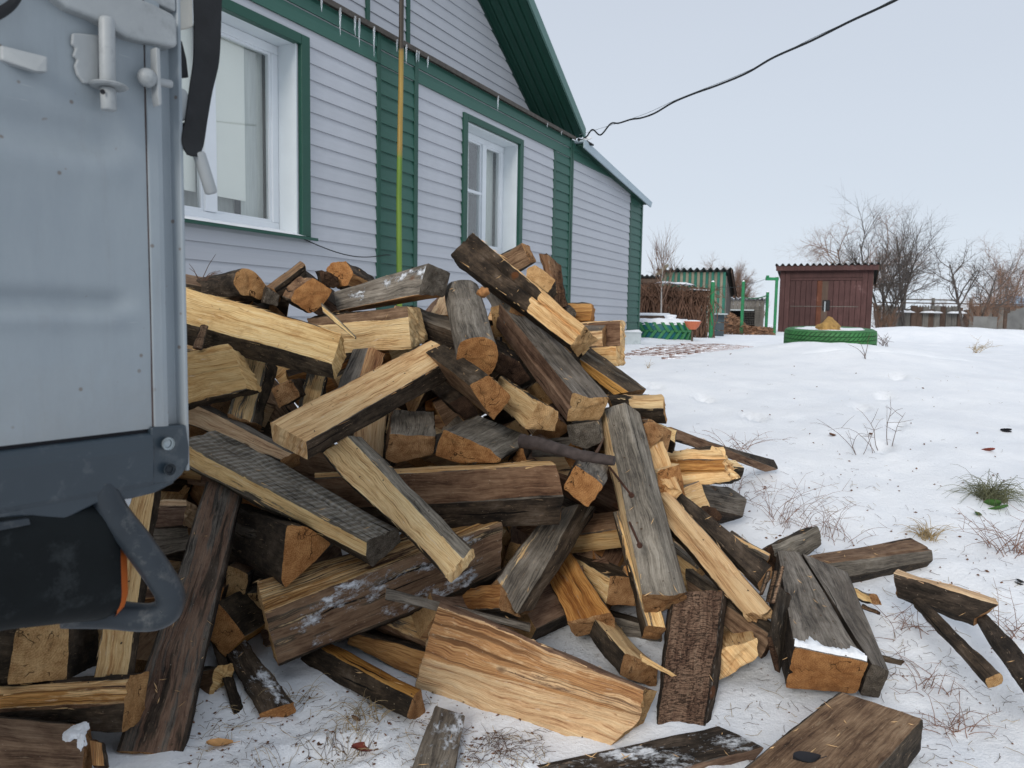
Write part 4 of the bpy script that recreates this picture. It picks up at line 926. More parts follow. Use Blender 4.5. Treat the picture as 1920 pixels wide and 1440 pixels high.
S('split_log', 'block with pale top and dark side beyond the splintered log', 2.86, 2.90, [(1300, 852, 1378, 862, .05), (1310, 868, 1396, 877, 0), (1330, 898, 1390, 898, .02)], 'FB', ('k', 'k'), t=.08)
S('squared_beam', 'charcoal-grey block end resting on snow below the splintered log', 2.66, 2.88, [(1290, 905, 1364, 912, .05), (1286, 915, 1401, 935, 0), (1296, 948, 1393, 969, .02)], 'GG', ('k', 'g'), t=.10, rough=.7)
E('bark_chunk', 'heap of crumbled bark flakes by the charcoal-grey block', [(1318, 946), (1336, 948), (1353, 962), (1350, 976), (1330, 974), (1312, 960)], 2.60, (0, 1300, 950), 2.7, 'BBBBBB', ('d', 'd'), rough=3.0, cat='bark')
S('plank', 'grey plank stub behind the nail-holed dark beam', 2.42, 2.36, [(1368, 997, 1444, 1038, .03), (1374, 1010, 1443, 1044, 0), (1380, 1022, 1438, 1052, .02)], 'MG', ('f', 'k'), t=.04)
S('split_log', 'knobbly grey block standing behind the cracked grey beam', 2.40, 2.60, [(1446, 1022, 1532, 986, .05), (1452, 1040, 1540, 1003, 0), (1470, 1070, 1541, 1023, .03)], 'GG', ('d', 'g'), t=.08, rough=1.4)
S('squared_beam', 'grey-brown squared beam lying flat on the snow at right', 2.38, 2.62, [(1488, 1046, 1706, 1008, .09), (1510, 1062, 1748, 1031, 0), (1520, 1094, 1750, 1051, .01)], 'KG', ('k', 'g'), t=.06, rough=.6, groove=(0, (.9,)))
S('split_log', 'small yellow bark-backed wedge behind the cracked grey beam', 2.30, 2.22, [(1596, 1096, 1627, 1112, .03), (1590, 1110, 1638, 1138, 0)], 'M', ('k', 'k'), t=.03)
# cracked beam: body plus the slab that is splitting off
cb = S('squared_beam', 'thick cracked grey beam with orange sawn end and snow edge, front right', 2.38, 1.84,
  [(1440, 1130, 1473, 1290, .05), (1457, 1032, 1490, 1213, 0), (1500, 1036, 1628, 1242, -.01), (1520, 1130, 1606, 1300, .06)], 'BGBB', ('g', 'o'), t=None, rough=.9, groove=(2, (.6,)))
clo = Vector(cb.location)
def child_log(parent, name, P0, P1, m, ends, **kw):
    lo = Vector(parent.location); o = log_mesh(name, [Vector(p)-lo for p in P0], [Vector(p)-lo for p in P1], m, ends, parent=parent, **kw); return o
child_log(cb, 'split_slab', [at(1503, 1037, 2.37), at(1590, 1073, 2.34), at(1590, 1130, 2.40), at(1520, 1130, 2.44)], [at(1634, 1243, 1.83), at(1668, 1260, 1.83), at(1648, 1309, 1.88), at(1612, 1303, 1.90)], 'GGBB', ('g', 'g'))
b = MB(); vs = []
eA, eB = np.array(at(1490, 1213, 1.838)), np.array(at(1628, 1242, 1.828)); fA, fB = np.array(at(1457, 1032, 2.378)), np.array(at(1500, 1036, 2.368))
upn = np.cross(eB-eA, fA-eA); upn /= np.linalg.norm(upn); upn *= math.copysign(1, upn[2])
for i in range(49):                                              # snow strip left on the sawn edge
    u = i/48
    for v_ in range(6):
        t = (.012+(.05+.10*max(0, N(u*5, 2)+.15+.5*N(u*17, 3)))*v_/5); h_ = (.0015+.007*math.sin(math.pi*min(1, v_/5+.15))*(.8+N(u*14, v_*.7))) if 0 < v_ < 5 else -.002
        p = (eA+(eB-eA)*u)*(1-t)+(fA+(fB-fA)*u)*t+upn*h_; vs.append(p-np.array(clo))
b.add(vs, [(i*6+j, (i+1)*6+j, (i+1)*6+j+1, i*6+j+1) for i in range(48) for j in range(5)]); tag(b.build('snow_patch', M_SNOWCAP, cb, smooth=70), kind='stuff')
for i, (x0, y0, x1, y1, wd_, d_) in enumerate(((1436, 1072, 1424, 1112, 9, 2.06), (1450, 1070, 1436, 1128, 9, 2.04), (1464, 1062, 1446, 1130, 8, 2.02))):
    S('bark_strip', ('leftmost', 'middle', 'rightmost')[i]+' of three narrow reddish bark strips hanging beside the cracked grey beam', d_, d_-.04, [(x0, y0, x1, y1, 0), (x0+wd_, y0, x1+wd_, y1, 0)], 'C', ('d', 'd'), t=.006, cat='bark', res=.006, rough=.7)['group'] = 'bark strips against the cracked beam'
S('bark_slab', 'dark curled bark slab with snow crumbs leaning on the cracked beam', 2.05, 1.92, [(1462, 1100, 1446, 1190, .0), (1484, 1120, 1462, 1262, 0)], 'D', ('d', 'd'), t=.012, cat='bark', rough=1.6)
E('split_log', 'fresh yellow block with dark ragged end left of the cracked beam', [(1348, 1216), (1418, 1197), (1421, 1237), (1380, 1262), (1343, 1277)], 1.98, (1, 1396, 1162), 2.25, 'FBBBF', ('f', 'k'), rough=1.6)
S('split_log', 'dark barky log ending against the bark slab, below the cream log', 2.20, 2.02, [(1285, 1066, 1446, 1168, .03), (1285, 1085, 1450, 1192, 0), (1290, 1110, 1424, 1236, .02)], 'BK', ('k', 'd'), t=.05)
S('bark_slab', 'thick upright slab of cracked brown bark, front right of centre', 2.08, 1.80, [(1262, 1110, 1226, 1372, 0), (1356, 1107, 1322, 1366, 0), (1367, 1118, 1336, 1358, .025)], 'CB', ('k', 'k'), t=.07, rough=1.3)
E('split_log', 'wedge with charcoal side and fresh cream top behind the big striped log', [(1171, 1223), (1232, 1250), (1229, 1290), (1163, 1266)], 1.93, (0, 1072, 1112), 2.24, 'FBBB', ('k', 'k'))
S('wood_splinter', 'short fresh splinter at the tip of the cream-topped wedge', 1.90, 1.90, [(1205, 1228, 1268, 1266, 0), (1205, 1242, 1262, 1270, 0)], 'F', ('f', 'f'), t=.01, cat='splinter', res=.006, rough=.5, splint=.004)
S('split_log', 'warm orange split log leaning in the gap left of the grey post', 2.34, 2.08, [(1008, 1040, 1065, 1165, .02), (1065, 1028, 1147, 1147, 0)], 'O', ('k', 'k'), t=.07, rough=1.4)
S('split_log', 'streaky grey-and-cream log slanting down left under the brown beam', 2.28, 2.00, [(1028, 955, 932, 1085, .03), (1083, 946, 972, 1152, -.01), (1118, 950, 1003, 1143, .05)], ['A', 'D'], ('k', 'k'), t=.05, rough=1.2)
E('split_log', 'block with bright orange diamond sawn end in the middle of the heap', [(1079, 872), (1133, 913), (1103, 952), (1055, 913)], 2.08, (1, 1146, 874), 2.4, 'GBBB', ('o', 'k'))
b_ = None
S('squared_beam', 'brown-red squared beam lying level across the centre of the heap', 2.22, 2.08, [(590, 886, 1030, 863, .05), (590, 897, 1042, 870, 0), (600, 957, 1057, 930, 0), (610, 1003, 1048, 984, .05)], 'FKB', ('k', 'k'), t=.06, rough=.9)
S('split_log', 'pale ribbed split log with grey stripe slanting over the level beam', 2.16, 1.86, [(604, 849, 834, 1081, 0), (651, 817, 867, 1050, -.01), (679, 820, 885, 1026, .03)], 'FG', ('f', 'f'), t=.05, rough=1.5)
S('plank', 'rough grey plank with curved saw marks and pale edge, left of centre', 2.28, 1.96, [(418, 803, 747, 991, .07), (335, 826, 687, 1013, 0), (335, 868, 685, 1044, .015)], 'WM', ('g', 'g'), t=.06, rough=.8, groove=(0, (.45,)))
S('split_beam', 'clean cream-topped split log lying diagonally in the middle left', 2.04, 2.40, [(506, 790, 807, 637, .035), (575, 829, 856, 667, 0), (577, 861, 858, 705, .03), (512, 828, 820, 690, .06)], 'FBBB', ('f', 'k'), t=None, rough=.8)
S('split_log', 'short pale ribbed log with ragged end emerging beside the lorry post', 2.36, 2.26, [(270, 662, 425, 648, .07), (270, 680, 434, 652, 0), (280, 776, 464, 726, 0)], 'FF', ('k', 'f'), t=.08, rough=1.9)
S('bark_strip', 'small upright bark strip above the short ribbed log', 2.34, 2.30, [(375, 611, 361, 652, 0), (391, 611, 378, 655, 0)], 'C', ('d', 'd'), t=.005, cat='bark', res=.006)
S('split_log', 'upright tan log with shredded face below the long pale beam', 2.52, 2.33, [(462, 640, 428, 775, 0), (503, 672, 473, 792, -.01), (522, 690, 492, 800, .03)], 'MB', ('k', 'k'), t=.05, rough=1.6)
E('split_log', 'small brown square log end in the hollow under the pale beam', [(508, 729), (546, 712), (564, 744), (523, 766)], 2.33, (1, 570, 708), 2.6, 'KBBB', ('k', 'k'))
S('split_log', 'tan stave standing right of the small brown log end', 2.50, 2.42, [(575, 690, 560, 765, 0), (615, 700, 600, 765, 0)], 'M', ('k', 'k'), t=.05)
S('split_log', 'upright log with grey bark face and orange split side under the yellow log', 2.50, 2.42, [(661, 655, 632, 730, 0), (692, 650, 672, 720, 0), (724, 664, 700, 720, .03)], 'GO', ('k', 'k'), t=.05)
S('split_log', 'long pale split log running down behind the saw-marked plank', 2.42, 2.22, [(330, 727, 560, 846, .03), (330, 740, 548, 850, 0), (330, 790, 524, 862, 0)], 'GF', ('k', 'k'), t=.06, rough=1.4)
S('split_log', 'pale stave standing behind the ribbed log with grey stripe', 2.44, 2.40, [(664, 780, 655, 880, 0), (724, 775, 716, 875, 0)], 'F', ('k', 'f'), t=.05)
S('split_log', 'fibrous brown log mostly hidden under the cream-topped log', 2.40, 2.34, [(536, 845, 650, 850, 0), (545, 885, 655, 905, 0)], 'K', ('k', 'k'), t=.08, rough=1.8)
E('split_log', 'grey-topped block with dark brown end above the level beam', [(729, 813), (816, 818), (812, 852), (737, 869), (721, 861)], 2.20, (0, 736, 766), 2.42, 'GBBBK', ('k', 'k'))
E('split_log', 'wide wedge with frosty grey top and orange end in the centre', [(832, 805), (925, 844), (938, 860), (932, 868), (865, 868), (815, 854)], 2.18, (0, 894, 778), 2.40, 'GGBBBB', ('o', 'k'))
E('split_log', 'little orange triangular log end right of the frosty wedge', [(948, 869), (978, 834), (989, 869)], 2.28, (1, 988, 815), 2.45, 'BBB', ('o', 'k'))
E('split_log', 'small frosty grey block end left of the top of the grey post', [(1062, 797), (1120, 791), (1128, 829), (1098, 842), (1071, 834)], 2.34, (0, 1080, 786), 2.6, 'GGBBG', ('g', 'k'))
E('squared_beam', 'square log with clean orange diamond end below the round log', [(880, 722), (917, 702), (960, 745), (926, 788)], 2.18, (3, 842, 722), 2.46, 'BBBK', ('o', 'k'))
E('split_log', 'striped yellow log with grainy sawn end right of the orange diamond end', [(1009, 753), (1049, 776), (1041, 809), (984, 804)], 2.16, (0, 940, 704), 2.46, 'BBBF', ('c', 'k'), rough=1.5)
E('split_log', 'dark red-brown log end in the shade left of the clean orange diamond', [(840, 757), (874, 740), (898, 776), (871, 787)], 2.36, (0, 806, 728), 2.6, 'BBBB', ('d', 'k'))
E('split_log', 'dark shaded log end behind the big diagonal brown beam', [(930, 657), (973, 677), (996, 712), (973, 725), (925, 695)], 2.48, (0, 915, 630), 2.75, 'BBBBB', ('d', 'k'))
# --- lower left
E('squared_beam', 'thick charcoal beam with orange corner end under the saw-marked plank', [(538, 985), (575, 988), (622, 1020), (590, 1052), (535, 1103), (527, 1087)], 2.00, (0, 440, 943), 2.35, 'BBBBBD', ('o', 'k'), rough=.7)
S('plank', 'long dark plank leaning steeply from the snow beside the lorry lamp guard', 2.26, 1.70, [(388, 902, 217, 1407, 0), (457, 907, 343, 1416, 0)], 'L', ('k', 'k'), t=.045, rough=.8, groove=(0, (.72,)))
S('split_beam', 'heavy bark log with snow patches and fresh yellow top at lower left', 1.95, 2.12, [(482, 1089, 770, 1000, .09), (497, 1151, 943, 976, 0), (524, 1252, 940, 1078, .03)], 'RZ', ('c', 'k'), t=.09, rough=1.5, groove=(0, (.8,)))
S('plank', 'thin dark board poking out above the big striped log', 1.97, 1.95, [(724, 1103, 995, 1171, 0), (722, 1125, 993, 1187, 0)], 'G', ('k', 'k'), t=.016, rough=.5)
S('squared_beam', 'low dark beam with orange top strip just above the snow', 2.12, 1.80, [(600, 1196, 790, 1292, .05), (575, 1202, 774, 1305, 0), (560, 1248, 762, 1346, 0), (600, 1260, 800, 1350, .08)], 'OBBB', ('k', 'k'), t=None)
S('split_log', 'reddish split log dusted with snow behind the low dark beam', 2.16, 2.00, [(655, 1182, 800, 1222, 0), (650, 1212, 785, 1276, 0)], 'O', ('k', 'k'), t=.05)
S('split_log', 'dark shaded log between the snowy bark log and the striped log', 2.2, 2.15, [(700, 1142, 835, 1162, 0), (690, 1188, 820, 1222, 0)], 'B', ('k', 'k'), t=.07)
S('split_beam', 'biggest split log with orange and yellow striped face, front centre', 1.95, 1.73,
  [(838, 1124, 1232, 1296, .05), (822, 1131, 1207, 1290, 0), (792, 1235, 1200, 1350, 0), (777, 1297, 1105, 1432, .02, .02), (805, 1300, 1190, 1394, .13)], ['K', 'R', 'F', 'B', 'B'], ('f', 'c'), t=None, rough=1.5)
E('split_log', 'block with fibrous orange face and brown end above the thin dark board', [(938, 1093), (980, 1160), (935, 1142)], 2.02, (0, 850, 1103), 2.2, 'KBO', ('k', 'k'))
S('split_log', 'dark beam deep in the black gap beside the grey post', 2.45, 2.40, [(1070, 995, 1155, 1070, 0), (1066, 1028, 1144, 1098, 0)], 'K', ('k', 'k'), t=.05)
S('split_log', 'grey shaded log lying under the foot of the grey post', 2.24, 2.2, [(1130, 1150, 1240, 1178, 0), (1125, 1205, 1238, 1215, 0)], 'G', ('k', 'k'), t=.08)
S('squared_beam', 'pale frosted block end touching the bottom frame edge under the striped log', 1.80, 1.60, [(817, 1322, 766, 1450, 0), (873, 1342, 850, 1455, 0)], 'Y', ('g', 'k'), t=.07)
S('squared_beam', 'dark log with snow patches cropped by the bottom edge, front centre', 1.60, 1.66, [(1005, 1434, 1346, 1361, .07), (1080, 1496, 1434, 1402, 0), (1080, 1540, 1402, 1436, .02)], 'SK', ('k', 'k'), t=.06, rough=.8)
S('squared_beam', 'broad brown beam with snow crust cropped by the bottom right corner', 1.30, 1.69, [(1290, 1520, 1577, 1297, .0), (1565, 1530, 1732, 1349, 0), (1590, 1600, 1727, 1405, .02)], 'KB', ('k', 'k'), t=.08, rough=.6)
S('split_log', 'dark wedge with thin yellow top lying on snow at far right', 2.22, 2.08, [(1684, 1067, 1868, 1121, .045), (1675, 1074, 1873, 1132, 0), (1683, 1118, 1826, 1161, .01)], 'FB', ('k', 'k'), t=.04)
S('stick', 'dark square stick with tan sawn tip on the snow at far right', 2.14, 1.80, [(1710, 1124, 1848, 1272, 0), (1726, 1119, 1877, 1262, 0)], 'B', ('k', 'c'), t=.03, cat='stick')
S('plank', 'grey plank running out of the right edge under the dark wedge', 2.14, 1.62, [(1826, 1160, 1945, 1345, 0), (1850, 1153, 2000, 1310, 0)], 'G', ('k', 'k'), t=.02)
S('stick', 'short dark stick stub poking from under the cracked grey beam', 1.98, 1.96, [(1652, 1228, 1692, 1239, 0), (1652, 1238, 1690, 1249, 0)], 'B', ('d', 'd'), t=.012, cat='stick', res=.006)
S('stick', 'dark bark stick beneath the small yellow wedge', 2.16, 2.12, [(1616, 1133, 1645, 1144, 0), (1616, 1142, 1643, 1153, 0)], 'C', ('d', 'd'), t=.012, cat='stick', res=.006)
S('split_log', 'tall cream split log standing behind the lamp guard tube', 2.12, 1.76, [(250, 905, 177, 1270, 0), (293, 905, 237, 1272, 0), (303, 912, 252, 1272, .03)], 'FB', ('k', 'f'), t=.05)
E('squared_beam', 'square log with fuzzy tan sawn end below the black tail lamp', [(38, 1145), (131, 1150), (126, 1276), (13, 1285)], 1.78, (1, 186, 1140), 2.05, 'BBBB', ('c', 'k'))
S('split_log', 'dark log cropped by the left edge next to the fuzzy tan end', 1.84, 1.80, [(-70, 1150, 34, 1156, 0), (-70, 1290, 14, 1290, 0)], 'B', ('k', 'k'), t=.1)
S('split_log', 'broken split log with pale top and ragged brown face at lower left', 1.72, 1.68, [(-60, 1290, 239, 1270, .03), (-60, 1300, 238, 1279, 0), (-60, 1335, 232, 1320, .0), (-60, 1372, 228, 1373, .01)], ['F', 'R', 'D'], ('k', 'm'), t=.08, rough=1.7)
S('squared_beam', 'brown-grey beam with a snow cap in the bottom left corner', 1.58, 1.58, [(-60, 1338, 134, 1357, .05), (-60, 1384, 158, 1387, 0), (-60, 1500, 152, 1500, 0)], 'KK', ('k', 'k'), t=.08, rough=.7)
S('bark_chunk', 'small reddish wood stub on the snow beside the leaning plank', 1.63, 1.60, [(168, 1388, 171, 1436, 0), (192, 1392, 196, 1434, 0)], 'O', ('d', 'd'), t=.03, cat='wood chunk')
S('split_log', 'tan ragged log end left of the leaning plank top', 2.30, 2.26, [(265, 938, 349, 936, .03), (268, 950, 350, 950, 0), (280, 990, 342, 986, 0)], 'MK', ('k', 'f'), t=.06, rough=1.5)
S('split_log', 'grey shaded log end under the tan ragged end', 2.34, 2.30, [(280, 990, 350, 984, 0), (290, 1045, 357, 1032, 0)], 'G', ('k', 'k'), t=.06)
E('split_log', 'small block with drilled yellow end right of the leaning plank', [(425, 1060), (467, 1076), (457, 1128), (418, 1118)], 2.20, (1, 480, 1065), 2.45, 'KBBB', ('c', 'k'))
E('split_log', 'little orange end peeping out right of the leaning plank', [(400, 1105), (424, 1098), (414, 1128), (398, 1135)], 2.12, (1, 440, 1090), 2.3, 'KBBB', ('o', 'k'))
S('split_log', 'dark split log with frosted bark and orange tip on the snow', 2.12, 1.84, [(405, 1195, 487, 1338, 0), (458, 1195, 551, 1316, 0)], 'S', ('k', 'o'), t=.04, rough=1.4)
S('wood_splinter', 'thin split stave beside the orange-tipped frosted log', 2.12, 1.84, [(391, 1190, 440, 1352, 0), (408, 1205, 470, 1350, .01)], 'B', ('k', 'o'), t=.015, cat='splinter')
S('split_log', 'fibrous brown log foot on the snow behind the leaning plank', 2.0, 1.95, [(345, 1262, 402, 1250, 0), (345, 1325, 390, 1312, 0)], 'K', ('k', 'f'), t=.06, rough=1.8, splint=.01)
# dead branch lying in the middle
pts = smooth_path([at(x, y, d) for x, y, d in ((978, 827, 2.16), (1010, 832, 2.12), (1050, 843, 2.08), (1100, 856, 2.04), (1152, 864, 2.0))], 8)
b = MB(); b.tube([tuple(Vector(p)+Vector((N(i*.5, 1), N(i*.5, 2), N(i*.5, 3)))*.003) for i, p in enumerate(pts)], [(.021-.008*i/len(pts))*(1+.16*N(i*.8, 5)) for i in range(len(pts))], 12)
o = b.build('branch', simple('branch_bark', (.055, .042, .038), .85, .45, 40, .004, 90), origin='base', smooth=60); tag(o, 'dead brown branch lying right of centre above the orange diamond end', 'branch')
b = MB(); L_ = np.array(o.location); b.tube([at(1112, 858, 2.05)-L_, at(1122, 842, 2.03)-L_, at(1133, 820, 2.0)-L_], [.005, .004, .0015], 6); b.build('twig', M_TWIG, o)
def snow_on(start, px_, py_, d_, rx, ry, rz, sd_):
    host = [o for o in COL.objects if o.get('label', '').startswith(start)][0]; bm = bmesh.new(); bmesh.ops.create_icosphere(bm, subdivisions=4, radius=1)
    for v in bm.verts:
        k_ = 1+.35*N(v.co.x*2+sd_, v.co.y*2, v.co.z*2)+.15*N(v.co.x*7+sd_, v.co.y*7, v.co.z*7); v.co = Vector((v.co.x*rx*k_, v.co.y*ry*k_, v.co.z*rz*k_))
    me = bpy.data.meshes.new('snow_patch'); bm.to_mesh(me); bm.free(); me.materials.append(M_SNOWCAP); me.polygons.foreach_set('use_smooth', [True]*len(me.polygons)); o = bpy.data.objects.new('snow_patch', me); COL.objects.link(o); o.parent = host; o.location = Vector(at(px_, py_, d_))-host.location; tag(o, kind='stuff')
snow_on('brown-grey beam with a snow cap', 143, 1373, 1.60, .020, .030, .011, 1); snow_on('brown-grey beam with a snow cap', 153, 1392, 1.585, .008, .010, .018, 5)
# --- buried pieces that only show as dark wood in the gaps
rs = random.Random(5)
SURF = [(370, 600), (450, 610), (560, 640), (700, 680), (800, 720), (900, 740), (1000, 760), (1090, 780), (1150, 830), (420, 720), (520, 760), (640, 780), (760, 800), (880, 830), (1000, 860), (1090, 900), (1180, 900),
        (330, 840), (440, 880), (560, 920), (700, 960), (850, 1000), (980, 1020), (1100, 1000), (1200, 980), (300, 960), (420, 1030), (560, 1090), (720, 1080), (860, 1120), (1000, 1100), (1120, 1080), (1260, 1060), (250, 1100), (380, 1150),
        (480, 1180), (620, 1180), (760, 1200), (900, 1180), (1060, 1150), (1200, 1130), (60, 1130), (150, 1160), (240, 1230), (330, 1240), (100, 1240), (900, 620), (820, 600), (1000, 600), (1060, 700), (600, 560), (430, 560), (950, 560), (1040, 640), (200, 1000), (100, 980), (330, 1120), (1240, 960), (715, 850), (800, 855), (345, 690), (365, 870), (345, 800), (350, 640), (1010, 865), (640, 700), (770, 700), (1120, 850), (990, 690), (495, 818), (508, 788)]
LAY = [(x, y, 0) for x, y in SURF]+[(x+20, y+15, 1) for x, y in SURF if y > 560]+[(x-25, y+25, 2) for x, y in SURF[5:48:2] if y > 620]
for i, (x, y, ly) in enumerate(LAY):
    d_ = 1.75+max(0, 1400-y)*.00125+.21+.16*ly+(.12 if x > 1190 else 0)+rs.uniform(-.03, .08); c_ = np.array(at(x, y, d_))
    g_ = gz(c_[0], c_[1])
    if c_[2] < g_+.07: c_[2] = g_+.07
    a_ = rs.uniform(0, math.pi); tl = rs.uniform(-.5, .5); ax = np.array([math.cos(a_)*math.cos(tl), math.sin(a_)*math.cos(tl), math.sin(tl)]); L_ = rs.uniform(.17, .23)
    s1_ = np.cross(ax, [0, 0, 1]); s1_ /= np.linalg.norm(s1_); s2_ = np.cross(ax, s1_); hw, hh = rs.uniform(.045, .065), rs.uniform(.04, .06); ro = rs.uniform(0, 1.5)
    q1 = s1_*math.cos(ro)+s2_*math.sin(ro); q2 = -s1_*math.sin(ro)+s2_*math.cos(ro)
    P0 = [c_-ax*L_+q1*a*hw+q2*b_*hh for a, b_ in ((1, 1), (-1, 1), (-1, -1), (1, -1))]; P1 = [c_+ax*L_+q1*a*hw*.95+q2*b_*hh for a, b_ in ((1, 1), (-1, 1), (-1, -1), (1, -1))]
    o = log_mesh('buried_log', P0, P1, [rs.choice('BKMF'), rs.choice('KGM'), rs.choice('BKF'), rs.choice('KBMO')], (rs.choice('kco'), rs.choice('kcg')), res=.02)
    tag(o, 'dark shaded firewood piece buried inside the heap, showing only through gaps', 'firewood', 'pieces buried inside the firewood heap')

# keep only buried pieces that can be glimpsed through the gaps, and say what each one sits behind
from mathutils.bvhtree import BVHTree
def tree_of(objs):
    vv = []; ff = []; own = []
    for o in objs:
        b0 = len(vv); L_ = o.location; vv += [v.co+L_ for v in o.data.vertices]
        for p in o.data.polygons: ff.append([b0+i for i in p.vertices]); own.append(o)
    return BVHTree.FromPolygons(vv, ff), own
logs_ = [o for o in COL.objects if o.type == 'MESH' and o.get('category') in ('firewood', 'bark', 'splinter')]
bt_, own_ = tree_of(logs_); seen = {}; ahead = {}
for sh in ((0, 0), (-.45, 0), (.45, 0), (0, .35)):
    org = Vector(CAM)+Vector((sh[0], 0, sh[1]))
    for px_ in range(0, 1500, 7):
        for py_ in range(440, 1440, 7):
            h = bt_.ray_cast(org, (Vector(at(px_, py_, 2.2))-org).normalized(), 8)
            if h[2] is None: continue
            o = own_[h[2]]
            if sh == (0, 0): ahead[(px_, py_)] = o
            if o.name.startswith('buried'):
                seen.setdefault(o.name, [0, []]); seen[o.name][0] += 1
                if sh == (0, 0): seen[o.name][1].append((px_, py_))
named = {}
for (px_, py_), o in ahead.items():
    if not o.name.startswith('buried'): named.setdefault(o.name, []).append((px_, py_))
cent = {k_: (sum(a for a, _ in v)/len(v), sum(b__ for _, b__ in v)/len(v), len(v)) for k_, v in named.items() if len(v) >= 6}
used_l = {}
for o in [q for q in logs_ if q.name.startswith('buried')]:
    if seen.get(o.name, [0])[0] < 3: bpy.data.objects.remove(o); continue
    pts_ = seen[o.name][1]
    if not pts_: o['label'] = 'dark firewood piece wholly covered by the pieces in front of it'; continue
    cx_, cy_ = sum(a for a, _ in pts_)/len(pts_), sum(b__ for _, b__ in pts_)/len(pts_)
    order = sorted(cent, key=lambda k_: (cent[k_][0]-cx_)**2+(cent[k_][1]-cy_)**2)
    tone = {'F': 'pale', 'M': 'tan', 'O': 'orange'}; 
    for k_ in order[:14]:
        q = COL.objects[k_]; ox, oy = cent[k_][:2]
        rel = ('right of' if cx_ > ox else 'left of') if abs(cx_-ox) > abs(cy_-oy) else ('below' if cy_ > oy else 'above')
        wd = q['label'].split(' '); cutp = 9
        for j, w_ in enumerate(wd):
            if j >= 2 and w_ in ('lying', 'leaning', 'wedged', 'running', 'slanting', 'behind', 'below', 'under', 'beside', 'standing', 'across', 'uppermost', 'right', 'left', 'resting', 'poking', 'against', 'just', 'at', 'in', 'on', 'whose', 'emerging', 'down', 'rising', 'above', 'with', 'cropped', 'deep', 'directly', 'sloping', 'touching', 'and', 'peeping', 'tilted', 'mostly'): cutp = j; break
        nm_ = ' '.join(wd[:min(cutp, 9)]).rstrip(','); lb = 'shaded piece in the gap %s the %s' % (rel, nm_)
        if lb not in used_l and len(lb.split()) <= 16: break
    if lb in used_l: lb = lb.replace('shaded piece', 'deeper shaded piece')
    used_l[lb] = 1; o['label'] = lb

# slivers, bark crumbs and sawdust clots lying on the heap
vv = []; ff = []
for o in COL.objects:
    if o.type == 'MESH' and o.get('category') == 'firewood':
        b0 = len(vv); L_ = o.location; vv += [v.co+L_ for v in o.data.vertices]; ff += [[b0+i for i in p.vertices] for p in o.data.polygons]
bv = BVHTree.FromPolygons(vv, ff); rr = random.Random(77); b = MB(); b2 = MB()
for i in range(1500):
    x, y = rr.uniform(-1.0, 1.3), rr.uniform(1.4, 3.0); h = bv.ray_cast(Vector((x, y, 2.2)), Vector((0, 0, -1)))
    if h[0] is None or h[1].z < .35: continue
    n_ = h[1]; p = h[0]+n_*.0012; t_ = n_.orthogonal().normalized(); a = rr.uniform(0, 6.28); t_ = t_*math.cos(a)+n_.cross(t_)*math.sin(a); s_ = n_.cross(t_)
    if rr.random() < .42:
        L_ = rr.uniform(.003, .016); w_ = rr.uniform(.0006, .0016); b.add([p-t_*L_, p+s_*w_, p+t_*L_+n_*.002, p-s_*w_, p+n_*.0014], [(0, 1, 4), (1, 2, 4), (2, 3, 4), (3, 0, 4)])
    else:
        s2 = rr.uniform(.0010, .0032); q = [p+(t_*math.cos(k_*1.26+a)+s_*math.sin(k_*1.26+a))*s2*rr.uniform(.6, 1.3) for k_ in range(5)]; b2.add(q+[p+n_*s2*.8], [(k_, (k_+1) % 5, 5) for k_ in range(5)])
tag(b.build('wood_slivers', simple('sliver_wood', (.62, .40, .20), .85, .3, 60)), 'pale splinters scattered over the firewood', kind='stuff')
tag(b2.build('bark_crumbs', simple('crumb_bark', (.10, .065, .042), .9, .6, 90)), 'crumbs of bark scattered over the firewood', kind='stuff')
# ------------------------------------------------------------------ yard behind
def wx(px, D, y=600): p = at(px, y, D); return float(p[0]), float(p[1])
def wz(px, py, D): return float(at(px, py, D)[2])
def proj(p):
    q = np.array(p)-CAM; z = q@cf; return 960+F*(q@cr)/z, 720-F*(q@cu)/z
def corr(name, x0, x1, y0, y1, z0, z1, mat, parent, pitch=.13, amp=.022, th=.008, snow=False, axis='x'):
    """corrugated sheet: waves across x, running from (y0, z0) to (y1, z1)"""
    n = int((x1-x0)/pitch*8); b = MB(); vs = []
    for i in range(n+1):
        x = x0+(x1-x0)*i/n; w_ = amp*math.sin(2*math.pi*(x-x0)/pitch)
        vs += [(x, y0, z0+w_), (x, y1, z1+w_), (x, y1, z1+w_-th), (x, y0, z0+w_-th)]
    b.add(vs, [(i*4+j, i*4+(j+1) % 4, (i+1)*4+(j+1) % 4, (i+1)*4+j) for i in range(n) for j in range(4)]); return b.build(name, mat, parent)
def bx(name, mat, parent, *d, bw=0):
    b = MB(); b.box(*d); o = b.build(name, mat, parent)
    if bw: bevel(o, bw)
    return o
